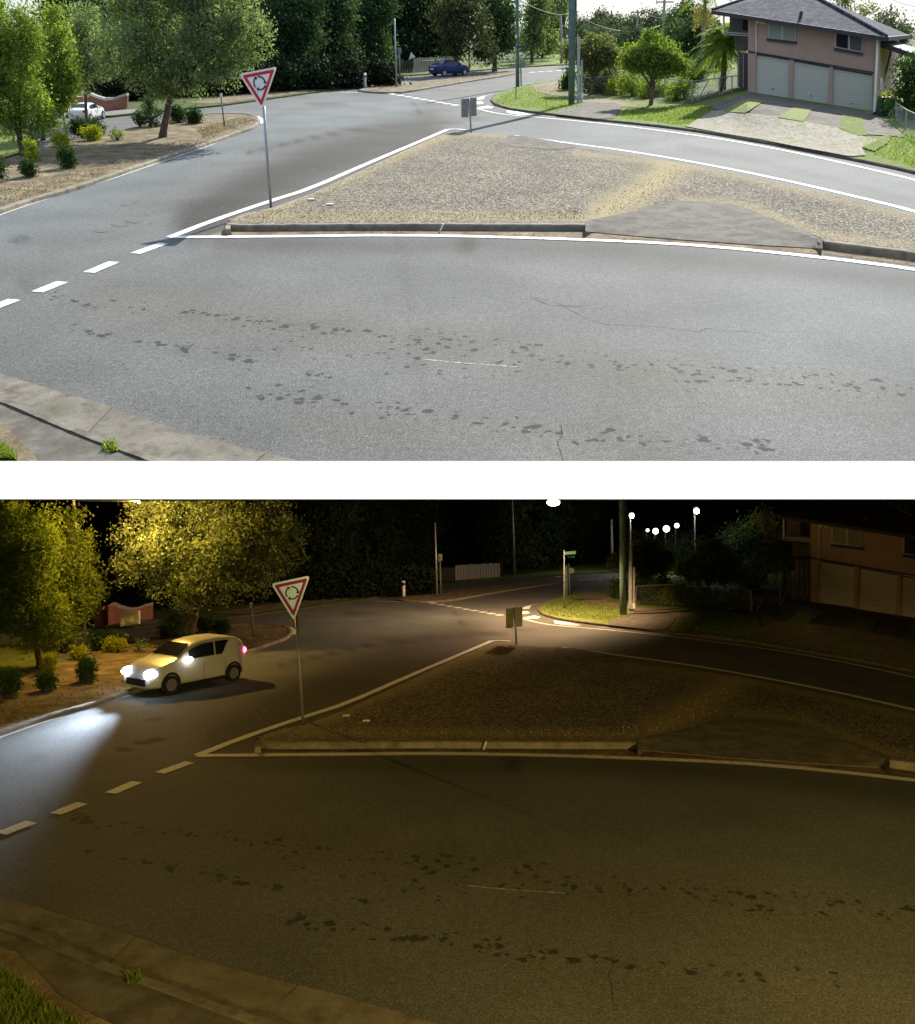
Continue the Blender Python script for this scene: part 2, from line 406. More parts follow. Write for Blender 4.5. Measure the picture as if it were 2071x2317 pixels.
def patch(W, name, mat, poly, z=0.0, step=14, kind='structure', skirt=None, attrs=None, root=None):
    """a sheet of ground with its outline given in the layout, following rise()"""
    bm = bmesh.new()
    vs = [bm.verts.new((x, y, 0)) for x, y in poly]; bm.faces.new(vs)
    bm.normal_update(); bmesh.ops.triangulate(bm, faces=bm.faces[:], ngon_method='BEAUTY')
    xs = [q[0] for q in poly]; ys = [q[1] for q in poly]
    def cut(lo, hi, st, no, mk):
        k = math.floor(lo / st) * st + st
        while k < hi:
            bmesh.ops.bisect_plane(bm, geom=bm.verts[:] + bm.edges[:] + bm.faces[:], plane_co=mk(k + .013), plane_no=no); k += st
    cut(min(xs), max(xs), step, (1, 0, 0), lambda k: (k, 0, 0)); cut(min(ys), max(ys), step * .7, (0, 1, 0), lambda k: (0, k, 0))
    bm.verts.ensure_lookup_table()
    pix = [(v.co.x, v.co.y) for v in bm.verts]
    if skirt is not None:
        r = bmesh.ops.extrude_edge_only(bm, edges=[e for e in bm.edges if e.is_boundary])
        bm.verts.ensure_lookup_table()
        nv = [q for q in r['geom'] if isinstance(q, bmesh.types.BMVert)]
        bm.verts.index_update(); ids = {v.index for v in nv}
    for v in bm.verts:
        x, y = v.co.x, v.co.y
        v.co = W.p(x, y, z(x, y) if callable(z) else z)
        if skirt is not None and v.index in ids: v.co.z = skirt
    me = bpy.data.meshes.new(name)
    if attrs:
        allpix = pix + [pix[0]] * (len(bm.verts) - len(pix))
    if not attrs: clip_night(W, bm, Vector((0, 0, 0)))
    bmesh.ops.recalc_face_normals(bm, faces=bm.faces[:])
    up = sum(f.normal.z * f.calc_area() for f in bm.faces)
    if up < 0: bmesh.ops.reverse_faces(bm, faces=bm.faces[:])
    bm.to_mesh(me); bm.free()
    if attrs:
        P = np.array(allpix)
        for nm, fn in attrs.items():
            a = me.attributes.new(nm, 'FLOAT', 'POINT'); a.data.foreach_set('value', np.clip(fn(P), 0, 1).astype(np.float32))
    me.materials.append(MATS[mat]); o = bpy.data.objects.new(name, me); COL.objects.link(o)
    if root is None: o.matrix_world = W.M
    else: o.parent = root
    if kind: o['kind'] = kind
    return o
def resample(pts, n):
    d = [0]
    for a, b in zip(pts, pts[1:]): d.append(d[-1] + math.dist(a, b))
    o = []
    for i in range(n):
        t = d[-1] * i / (n - 1); k = 0
        while k < len(d) - 2 and d[k + 1] < t: k += 1
        u = (t - d[k]) / max(1e-9, d[k + 1] - d[k]); o.append(tuple(pts[k][j] + (pts[k + 1][j] - pts[k][j]) * u for j in range(2)))
    return o
def smoothline(pts, n, it=2):
    for _ in range(it):
        q = [pts[0]]
        for a, b in zip(pts, pts[1:]):
            q += [(a[0] * .75 + b[0] * .25, a[1] * .75 + b[1] * .25), (a[0] * .25 + b[0] * .75, a[1] * .25 + b[1] * .75)]
        pts = q + [pts[-1]]
    return resample(pts, n)
def ribbon(W, name, mat, line, width, z=.004, n=60, kind='structure', wob=0.0, smooth=2):
    """a flat strip of constant real width along a layout polyline"""
    line = smoothline(line, n, smooth); P = [W.p(x, y, z) for x, y in line]; mb = MB(); L = []
    for i, p in enumerate(P):
        d = P[min(i + 1, n - 1)] - P[max(i - 1, 0)]; d.z = 0; d.normalize(); s = Vector((-d.y, d.x, 0)) * width / 2
        w_ = 1 + (W.rnd.random() - .5) * wob
        L.append((p + s * w_, p - s * w_))
    for (a, b), (c, d) in zip(L, L[1:]): mb.face([a, b, d, c])
    return mb.build(name, mat, W, kind=kind)
def kerb(W, line, width=.15, h=.14, n=60, mat='kerb_concrete', side=1, smooth=2, base=-.05, name='kerb', zref=None):
    """a kerb stone course standing on the inner side of a layout polyline"""
    line = smoothline(line, n, smooth); zr = h if zref is None else zref; P = [Vector(W.g(x, y, zr)) - Vector((0, 0, zr)) for x, y in line]; mb = MB(); rows = []
    for i, p in enumerate(P):
        d = P[min(i + 1, n - 1)] - P[max(i - 1, 0)]; d.z = 0; d.normalize(); s = Vector((-d.y, d.x, 0)) * side; p = p - s * .035
        j = (W.rnd.random() - .5) * .012
        rows.append([p + Vector((0, 0, base)), p + Vector((0, 0, h - .03 + j)), p + s * .03 + Vector((0, 0, h + j)), p + s * width + Vector((0, 0, h + j)), p + s * width + Vector((0, 0, base))])
    k = len(rows[0]); mb.v = [tuple(q) for r in rows for q in r]
    for i in range(n - 1):
        for j in range(k - 1): mb.f.append((i * k + j, i * k + j + 1, (i + 1) * k + j + 1, (i + 1) * k + j))
    mb.f.append(tuple(range(k))); mb.f.append(tuple((n - 1) * k + j for j in range(k)))
    return mb.build(name, mat, W, kind='structure')
def px_poly(W, Y, pts, thick):
    """polygon given in layout units standing upright at distance Y; thick is its depth"""
    mb = MB(); mb.prism([W.at(x, y, Y) for x, y in pts], (0, thick, 0)); return mb

def leaf_mesh(W, name, mat, blobs, Y, leafpx, count, root=None, flat=.0, droop=0.0, cluster=26, spread=1.6, kind=None, aspect=.55, core=True, tone=(.5, .22), shell=.55, lumps=1.0):
    """blobs: (px, py, rx, ry, dY) ellipsoids filled with small leaf faces gathered in clusters"""
    g = W.np
    if lumps:
        nb = []
        for b in blobs:
            dY = b[4] if len(b) > 4 else 0; q = max(4, min(16, int(b[2] * b[3] / 230 * lumps)))
            nb.append((b[0], b[1], b[2] * .78, b[3] * .78, dY))
            for k in range(q):
                d = g.normal(size=3); d /= np.linalg.norm(d); rr = .55 + .42 * g.random(); m_ = W.mpp(b[0], b[1], Y + dY); z = .26 + .2 * g.random()
                nb.append((b[0] + d[0] * rr * b[2], b[1] - d[2] * rr * b[3], b[2] * z, b[3] * z, dY + d[1] * rr * min(b[2], b[3]) * m_))
        blobs = nb
    tot = sum(b[2] * b[3] for b in blobs); C = []; S = []; T = []; k = []
    origin = np.array(root['_o']) if root is not None else np.zeros(3)
    for b in blobs:
        px, py, rx, ry = b[:4]; dY = b[4] if len(b) > 4 else 0
        m = W.mpp(px, py, Y + dY); c = np.array(W.at(px, py, Y + dY))
        nc = max(3, int(count * (rx * ry / tot) / cluster))
        d = g.normal(size=(nc, 3)); d /= np.linalg.norm(d, axis=1)[:, None]
        r = (shell + (1 - shell) * g.random(nc)) ** .6 * (1 + .12 * g.normal(size=nc))
        ce = c + d * r[:, None] * np.array([rx * m, min(rx, ry) * m * 1.05, ry * m])
        ct = np.clip(tone[0] + tone[1] * .7 * g.normal() + tone[1] * .6 * g.normal(size=nc), 0, 1)
        cs = leafpx * m * spread * (.7 + .8 * g.random(nc))
        off = g.normal(size=(nc, cluster, 3)) * cs[:, None, None] * np.array([1, 1, .75])
        off[:, :, 2] -= droop * leafpx * m * g.random((nc, cluster)) * 3
        C.append((ce[:, None, :] + off).reshape(-1, 3)); S.append(leafpx * m * (.6 + .8 * g.random(nc * cluster)))
        T.append(np.clip(np.repeat(ct, cluster) + .1 * g.normal(size=nc * cluster), 0, 1))
        if core:
            nk = int(nc * .7); d = g.normal(size=(nk, 3)); d /= np.linalg.norm(d, axis=1)[:, None]
            C.append(c + d * (g.random(nk) ** .5 * .62)[:, None] * np.array([rx * m, min(rx, ry) * m, ry * m])); S.append(leafpx * m * (2.2 + 1.5 * g.random(nk)))
            T.append(np.clip(tone[0] + tone[1] * g.normal(size=nk), 0, 1))
    C = np.concatenate(C); S = np.concatenate(S); T = np.concatenate(T); n = len(C)
    a = g.normal(size=(n, 3)); a[:, 2] = a[:, 2] * (1 - flat) - droop; a /= np.linalg.norm(a, axis=1)[:, None]
    b = g.normal(size=(n, 3)); b -= (b * a).sum(1)[:, None] * a; b /= np.linalg.norm(b, axis=1)[:, None]
    h = S[:, None] * .5
    V = np.stack([C - a * h, C + b * h * aspect - a * h * .1, C + a * h, C - b * h * aspect - a * h * .1], 1)
    keep = np.ones(n, bool)
    keep &= (V[:, :, 2] > .03).all(1)
    if W.night: keep &= ((V[:, :, 2] - W.H) < W.clip * V[:, :, 1] - .01).all(1)
    keep &= (V[:, :, 1] > (9 if not W.night else 7)).all(1)
    V = V[keep] - origin; T = T[keep]; n = len(V)
    me = bpy.data.meshes.new(name); me.vertices.add(n * 4); me.vertices.foreach_set('co', V.reshape(-1).astype(np.float32))
    me.loops.add(n * 4); me.loops.foreach_set('vertex_index', np.arange(n * 4, dtype=np.int32))
    me.polygons.add(n); me.polygons.foreach_set('loop_start', np.arange(0, n * 4, 4, dtype=np.int32)); me.polygons.foreach_set('loop_total', np.full(n, 4, np.int32))
    at_ = me.attributes.new('tone', 'FLOAT', 'POINT'); at_.data.foreach_set('value', np.repeat(T, 4).astype(np.float32))
    me.update(calc_edges=True); me.materials.append(MATS[mat])
    o = bpy.data.objects.new(name, me); COL.objects.link(o)
    if root is not None: o.parent = root
    else: o.matrix_world = W.M
    if kind: o['kind'] = kind
    return o

def tree(W, base, blobs, mat, label, cat='tree', name='tree', group=None, leafpx=7, count=9000, Y=None, trunk=.14, limbs=5, droop=0.0, bz=0.0, **kw):
    b = W.p(*base, bz) if Y is None else Vector((W.at(base[0], base[1], Y).x, Y, 0.0))
    Y = b.y
    t = thing(W, name, label, cat, b, group)
    mb = MB(); first = blobs[0]; r = W.rnd
    top = W.at(first[0], first[1] + first[3] * .2, Y + (first[4] if len(first) > 4 else 0))
    a = b + (top - b) * .5 + Vector(((r.random() - .5) * .3, 0, 0))
    fork = b + (top - b) * .62
    mb.tube([b - Vector((0, 0, .1)), b + (a - b) * .15, a, fork, top], [trunk * 1.35, trunk, trunk * .8, trunk * .65, trunk * .2], 9)
    for k in range(limbs):
        q = blobs[k % len(blobs)]; e = W.at(q[0] + (r.random() - .5) * q[2], q[1] + (r.random() - .6) * q[3] * .8, Y + (q[4] if len(q) > 4 else 0) + (r.random() - .5) * 1.2)
        s = b + (fork - b) * (.6 + .4 * r.random()); m_ = s + (e - s) * .5 + Vector((0, 0, .25))
        mb.tube([s, m_, e], [trunk * .5, trunk * .32, trunk * .1], 6)
    mb.build('trunk', 'bark', W, t, smooth=True)
    leaf_mesh(W, 'crown', mat, blobs, Y, leafpx, count, t, droop=droop, **kw)
    return t
def bush(W, x0, y0, x1, y1, mat, label, group=None, cat='bush', leafpx=4.5, count=1800, box=True, dz=.1, name='bush'):
    """a clipped shrub standing with its foot on row y1"""
    b = W.p((x0 + x1) / 2, y1, dz); t = thing(W, name, label, cat, b, group)
    Y = b.y + W.mpp(x0, y1, b.y) * (x1 - x0) * .35
    rx, ry = (x1 - x0) / 2, (y1 - y0) / 2; cx, cy = (x0 + x1) / 2, (y0 + y1) / 2
    blobs = [(cx, cy, rx * .95, ry * .98)]
    if box: blobs = [(cx - rx * .42, cy - ry * .3, rx * .5, ry * .62), (cx + rx * .42, cy - ry * .25, rx * .5, ry * .62), (cx - rx * .35, cy + ry * .35, rx * .5, ry * .55), (cx + rx * .35, cy + ry * .35, rx * .5, ry * .55), (cx, cy, rx * .6, ry * .9)]
    mb = MB()
    for k in range(4):
        e = W.at(cx + (k - 1.5) * rx * .4, cy - ry * .2, Y); mb.tube([b + Vector((0, .1, -.05)), (b + e) / 2, e], [.03, .02, .008], 5)
    mb.build('stem', 'bark', W, t)
    leaf_mesh(W, 'foliage', mat, blobs, Y, leafpx, count, t, spread=1.0, tone=(.5, .2), shell=.7, lumps=0)
    return t
def pole(W, base, top, r0, r1=None, mat='galvanised', name='pole', label='', cat='pole', group=None, n=12, dz=0.0, part='shaft'):
    b = W.p(base[0], base[1], dz); e = W.at(top[0], top[1], b.y); t = thing(W, name, label, cat, b, group)
    mb = MB(); mb.tube([b - Vector((0, 0, .15)), b + (e - b) * .5, e], [r0, (r0 + (r1 or r0)) / 2, r1 or r0], n); mb.build(part, mat, W, t, smooth=True)
    return t, b, e

# ------------------------------------------------------------------ ground fields (distances in layout units)
def seg_dist(P, pts):
    best = np.full(len(P), 1e9)
    for a, b in zip(pts, pts[1:]):
        a = np.array(a, float); b = np.array(b, float); d = b - a; t = np.clip(((P - a) @ d) / (d @ d), 0, 1)
        q = a + t[:, None] * d; e = P - q; best = np.minimum(best, np.hypot(e[:, 0], e[:, 1] * 1.0))
    return best
def fall(P, pts, w_): return np.exp(-(seg_dist(P, pts) / w_) ** 2)
def inside(P, poly):
    x, y = P[:, 0], P[:, 1]; c = np.zeros(len(P), bool); n = len(poly)
    for i in range(n):
        x1, y1 = poly[i]; x2, y2 = poly[(i + 1) % n]
        if y1 == y2: continue
        m = ((y1 > y) != (y2 > y)) & (x < (x2 - x1) * (y - y1) / (y2 - y1) + x1); c ^= m
    return c

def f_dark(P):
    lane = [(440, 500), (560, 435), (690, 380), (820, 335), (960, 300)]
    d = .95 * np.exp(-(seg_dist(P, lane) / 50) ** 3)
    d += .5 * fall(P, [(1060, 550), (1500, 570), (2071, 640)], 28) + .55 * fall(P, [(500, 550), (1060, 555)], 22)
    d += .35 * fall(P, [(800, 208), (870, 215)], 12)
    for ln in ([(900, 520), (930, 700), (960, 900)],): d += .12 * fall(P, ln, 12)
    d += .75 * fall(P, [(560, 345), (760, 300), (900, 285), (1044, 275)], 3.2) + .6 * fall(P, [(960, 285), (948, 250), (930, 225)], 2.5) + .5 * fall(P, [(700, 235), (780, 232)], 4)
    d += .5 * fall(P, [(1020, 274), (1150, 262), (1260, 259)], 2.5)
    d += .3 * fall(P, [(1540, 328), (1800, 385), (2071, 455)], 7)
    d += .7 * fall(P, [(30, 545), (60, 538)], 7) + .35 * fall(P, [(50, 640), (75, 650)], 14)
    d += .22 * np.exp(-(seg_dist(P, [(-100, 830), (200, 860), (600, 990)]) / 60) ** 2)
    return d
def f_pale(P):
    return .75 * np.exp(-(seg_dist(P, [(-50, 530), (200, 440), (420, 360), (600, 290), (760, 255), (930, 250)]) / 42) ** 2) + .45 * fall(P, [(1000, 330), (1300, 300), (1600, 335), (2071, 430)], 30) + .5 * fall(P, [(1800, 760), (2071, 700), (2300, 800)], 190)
def f_warm(P): return .5 * fall(P, [(250, 690), (900, 760), (1500, 860), (2000, 900)], 50) + .3 * fall(P, [(700, 960), (1500, 1000)], 45)
def f_spot(P):
    s = 1.0 * fall(P, [(120, 672), (260, 690), (420, 705), (620, 735), (900, 765)], 17) + .85 * fall(P, [(900, 765), (1300, 810), (1700, 850), (2071, 880)], 30)
    s += 1.1 * fall(P, [(160, 745), (300, 770), (450, 795), (560, 820)], 15) + 1.15 * fall(P, [(560, 880), (760, 915), (930, 930), (1130, 965), (1400, 990), (1750, 1010)], 22)
    s += .5 * fall(P, [(560, 780), (1200, 850)], 40) + .8 * fall(P, [(700, 845), (740, 850)], 18) + .6 * fall(P, [(1560, 870), (1580, 875)], 25)
    return s
def f_straw(P):
    s = 1.0 * fall(P, [(1360, 480), (1440, 440), (1540, 365)], 30) + .9 * fall(P, [(615, 478), (780, 405), (900, 352), (1014, 305)], 11) + .7 * fall(P, [(540, 490), (900, 487), (1325, 493)], 10)
    s += .9 * fall(P, [(1044, 297), (1150, 306)], 8) + .6 * fall(P, [(1300, 345), (1543, 372), (1736, 412), (1929, 458), (2071, 492)], 8) + .6 * fall(P, [(1540, 450), (1680, 460), (1860, 530), (2071, 555)], 9)
    return s

# ------------------------------------------------------------------ builders for the recognisable things
def give_way_sign(W):
    t, b, e = pole(W, (613, 472), (597, 240), .038, .038, 'galvanised', 'give_way_sign', 'white and red triangular sign with circling arrows on steel post', 'sign', part='post')
    Y = b.y - .06
    c = np.array([(541, 167), (627, 150.5), (593, 249)]); ce = c.mean(0)
    if W.night: c = np.array([(543, 171), (627, 153), (592.5, 250)]); ce = c.mean(0)
    def tri(s, rnd=.1):
        q = ce + (c - ce) * s; o = []
        for i in range(3):
            a, p, d = q[i - 1], q[i], q[(i + 1) % 3]
            for k in range(6):
                u = k / 5; A = p + (a - p) * rnd * (1 - u); B = p + (d - p) * rnd * u; o.append(tuple(A + (B - A) * u))
        return o
    mb = px_poly(W, Y, tri(1.0), .02); pl = sub(mb.build('face_plate', 'reflective_white' if W.night else 'white_paint', W, t))
    def ring(s0, s1, yo, name, mat):
        A, B = tri(s0, .07), tri(s1, .06); m = MB(); n = len(A)
        for i in range(n):
            j = (i + 1) % n; m.prism([W.at(*A[i], Y - yo), W.at(*A[j], Y - yo), W.at(*B[j], Y - yo), W.at(*B[i], Y - yo)], (0, .003, 0))
        m.build(name, mat, W, pl)
    ring(.85, .62, .006, 'red_border', 'reflective_red' if W.night else 'sign_red')
    # the roundabout symbol: three arrows running clockwise
    sx_, sy_ = (ce[0] + .5, ce[1] - 1); rr = 13.0; m = MB(); k_ = W.mpp(sx_, sy_, Y)
    C0 = W.at(sx_, sy_, Y - .008)
    for a0 in (100, 220, 340):
        arc = [R(a0 - q * 88 / 9) for q in range(10)]; wd = 1.5
        for p, q in zip(arc, arc[1:]):
            m.prism([C0 + Vector((math.cos(x) * r_ * k_, 0, math.sin(x) * r_ * k_)) for x, r_ in ((p, rr - wd), (p, rr + wd), (q, rr + wd), (q, rr - wd))], (0, .003, 0))
        x = arc[-1]; y = x - R(22)
        m.prism([C0 + Vector((math.cos(u) * r_ * k_, 0, math.sin(u) * r_ * k_)) for u, r_ in ((x, rr - 4.6), (x, rr + 4.6), (y, rr))], (0, .003, 0))
    m.build('arrow_symbol', 'sign_black', W, pl)
    mb = MB()
    for yy in (185, 215):
        p = W.at(595, yy, b.y); mb.box((p.x, p.y - .02, p.z), (.14, .05, .03))
    mb.build('bracket', 'dull_steel', W, t)
def hazard_boards(W):
    t, b, e = pole(W, (1067, 303), (1061, 221), .04, .04, 'galvanised', 'hazard_marker', 'two grey boards in a V on post at island tip', 'sign', part='post')
    Y = b.y
    for (x0, x1, ya, yb, mt) in ((1044, 1060.5, 223.5, 265, 'grey_board'), (1063.5, 1079, 221, 262, 'grey_board')):
        far = .22 if x0 < 1060 else .05
        mb = MB(); A = (x0, ya), (x1, ya - .6), (x1, yb), (x0, yb + .4)
        ys = [Y + far if (x < 1052 or x > 1070) else Y - .05 for x, _ in A]
        mb.prism([W.at(x, y, q) for (x, y), q in zip(A, ys)], (0, .03, 0)); mb.build('board', 'white_paint' if W.night and x0 > 1062 else mt, W, t)  # night copy of the right board is white to look brightly lit
def street_furniture(W):
    big = 'timber power pole painted green' if not W.night else 'tall pale power pole'
    b = W.p(1294, 236, .12)
    e = W.at(1293 if W.night else 1296, -14 if W.night else -260, b.y); t = thing(W, 'power_pole', big + ' at the corner beside conduit posts', 'pole', b)
    k = W.mpp(1294, 236, b.y)
    MB().tube([b - Vector((0, 0, .2)), (b + e) / 2, e], [7.2 * k, 7.6 * k, 8.0 * k], 16).build('shaft', 'green_pole', W, t, smooth=True)
    m = MB(); p0 = W.at(1304.5, 110, b.y - .1); p1 = W.at(1303.5, -14 if W.night else -120, b.y - .1); m.tube([p0, p1], .035, 6); m.build('cable_guard', 'dark_trim', W, t)
    for nm, x, top, wd, lab_ in (('conduit_post', 1310, 78, .16, 'wide flat steel post beside the corner power pole'), ('conduit_post', 1317, 132, .1, 'short narrow steel post right of the corner power pole')):
        q = W.p(x - 1, 231, .12); z = W.at(x + .5, top, q.y)
        c = thing(W, nm, lab_, 'post', q); mm = MB()
        mm.prism([q + Vector((-wd / 2, 0, -.1)), q + Vector((wd / 2, 0, -.1)), q + Vector((wd / 2, wd * .6, -.1)), q + Vector((-wd / 2, wd * .6, -.1))], z - q); mm.build('channel', 'conduit', W, c)
        mm = MB(); mm.box((q.x, q.y - .03, q.z + .35), (wd * 1.6, .08, .3)); mm.build('foot_box', 'white_paint' if x > 1312 else 'conduit', W, c)
    if not W.night:
        t, b, e = pole(W, (1172, 196), (1169, -190), .14, .11, 'green_pole', 'lamp_pole', 'slender green power pole rising out of frame behind street name sign', 'pole', dz=.1)
        cap = W.at(1168, 82, b.y - .16); MB().box(cap, (.12, .06, .2)).build('number_plate', 'white_paint', W, t)
        x1 = W.at(1181, 4, b.y); MB().tube([W.at(1171, 3, b.y), x1], .03, 6).build('insulator_arm', 'white_paint', W, t)
    else:
        t, b, e = pole(W, (1172, 196), (1171, 132), .17, .15, 'green_pole', 'pole_stub', 'dark lower shaft of pole behind street name sign', 'pole', dz=.1)
        MB().box(W.at(1172, 150, b.y - .2), (.1, .05, .3)).build('number_plate', 'grey_board', W, t)
    t, b, e = pole(W, (1168, 224), (1168, 99), .03, .03, 'green_pole' if not W.night else 'dull_steel', 'street_name_sign', 'small green street name blade on thin post at grass corner', 'sign', part='post', dz=.1)
    bl = px_poly(W, b.y, [(1168, 103), (1193, 101), (1193, 107.5), (1168, 109.5)], .03).build('name_blade', 'green_sign', W, t)
    pl = px_poly(W, b.y + .3, [(1176, 111), (1191, 110), (1191, 114), (1176, 115)], .03).build('name_blade', 'green_sign', W, t)
    t, b, e = pole(W, (1180, 194), (1178, 128), .05, .05, 'green_pole', 'round_sign', 'back of a small round grey sign on green post near corner', 'sign', part='post', dz=.1)
    c = W.at(1183.5, 143, b.y - .08); k = W.mpp(1183, 143, b.y); MB().disc_cyl(c, (0, 1, 0), 6.3 * k, .03, 18).build('disc', 'grey_board', W, t)
    # pole on the far splitter island, two slender posts
    pole(W, (897.5, 196), (893, 41), .07, .05, 'galvanised', 'lamp_post', 'tall thin grey post standing on the far dry median', 'post', dz=.1)
    t, b, e = pole(W, (906, 193), (903, 112), .06, .06, 'green_pole', 'sign_post', 'short green signpost beside the tall median post', 'post', dz=.1)
    px_poly(W, b.y, [(900, 108), (908, 107), (908, 122), (900, 123)], .03).build('sign_plate', 'grey_board', W, t)
    for x, y, t_ in ((826.5, 197, 165),):
        t, b, e = pole(W, (x, y), (x - 1, t_), .12, .11, 'white_paint', 'bollard', 'short white guide post at the tip of far median', 'bollard', dz=.1)
        MB().tube([b + (e - b) * .72, b + (e - b) * .84], .13, 10).build('band', 'sign_red', W, t)
    t, b, e = pole(W, (508, 285), (500, 214), .035, .035, 'grey_board', 'marker_post', 'thin dark marker post with white cap on dry verge nose', 'post', dz=.1)
    px_poly(W, b.y - .05, [(497, 211), (502.5, 210.5), (503, 221), (498, 221.5)], .03).build('reflector', 'white_paint', W, t)
    pole(W, (1063, 155), (1057, -16 if not W.night else -8), .11, .08, 'galvanised', 'light_pole', 'pale street light pole standing behind the far lane', 'pole', dz=.1)
    pole(W, (1271, 143), (1269, 34), .16, .12, 'grey_wood', 'timber_pole', 'weathered timber pole on far grass verge left of corner pole', 'pole', dz=.1)
    pole(W, (150, 308), (138, 218) if not W.night else (122, -8), .07, .06, 'white_paint' if not W.night else 'galvanised', 'white_post', 'slim white pole between young trees and yellow bush', 'pole', dz=.1)
    if not W.night:
        pole(W, (188, 252), (183, 205), .12, .1, 'grey_wood', 'grey_post', 'short grey post beside the parked white car', 'post')
        t, b, e = pole(W, (933, 165), (932, 138), .05, .05, 'galvanised', 'warning_sign', 'small white triangular sign at far paling fence', 'sign', part='post')
        px_poly(W, b.y - .06, [(925, 135), (940, 129), (930, 117)], .04).build('plate', 'white_paint', W, t)
        t = thing(W, 'utility_pole', 'distant utility pole with crossarm above the treetops', 'pole', Vector((W.at(1507, 60, 110).x, 110, 0)))
        MB().tube([Vector((W.at(1507, 60, 110).x, 110, 0)), W.at(1505, -20, 110)], [.2, .14], 8).build('shaft', 'grey_wood', W, t)
        MB().tube([W.at(1485, 4, 109.8), W.at(1525, 4, 109.8)], .08, 6).build('crossarm', 'grey_wood', W, t)
        t = thing(W, 'utility_pole', 'far pale utility pole with double crossarm below the skyline', 'pole', Vector((W.at(1445, 60, 130).x, 130, 0)))
        MB().tube([Vector((W.at(1445, 60, 130).x, 130, 0)), W.at(1444, 24, 130)], [.2, .14], 8).build('shaft', 'grey_wood', W, t)
        MB().tube([W.at(1430, 28, 129.8), W.at(1458, 27, 129.8)], .08, 6).build('crossarm', 'grey_wood', W, t)
        def wire(a, b_, Ya, Yb, lab_, sag=.6, r=.02):
            A, B = W.at(*a, Ya), W.at(*b_, Yb); pts = [A + (B - A) * (i / 14) - Vector((0, 0, sag * 4 * (i / 14) * (1 - i / 14))) for i in range(15)]
            o = MB().tube(pts, r, 5).build('overhead_wire', 'wire', W); tag(o, lab_ + ' ' + W.view, 'wire')
        wire((1181, 2), (1290, 30), 54, 90, 'overhead wire from slender green pole to the corner pole', .3)
        wire((1304, 33), (1500, 55), 90, 110, 'overhead wire sagging right from corner pole over distant trees', 1.0)
        wire((1445, 15), (1507, 40), 130, 110, 'short overhead wire meeting the far crossarm pole', .4)
        wire((2010, -6), (2160, 22), 60, 50, 'overhead wire crossing the sky right of house', .2)

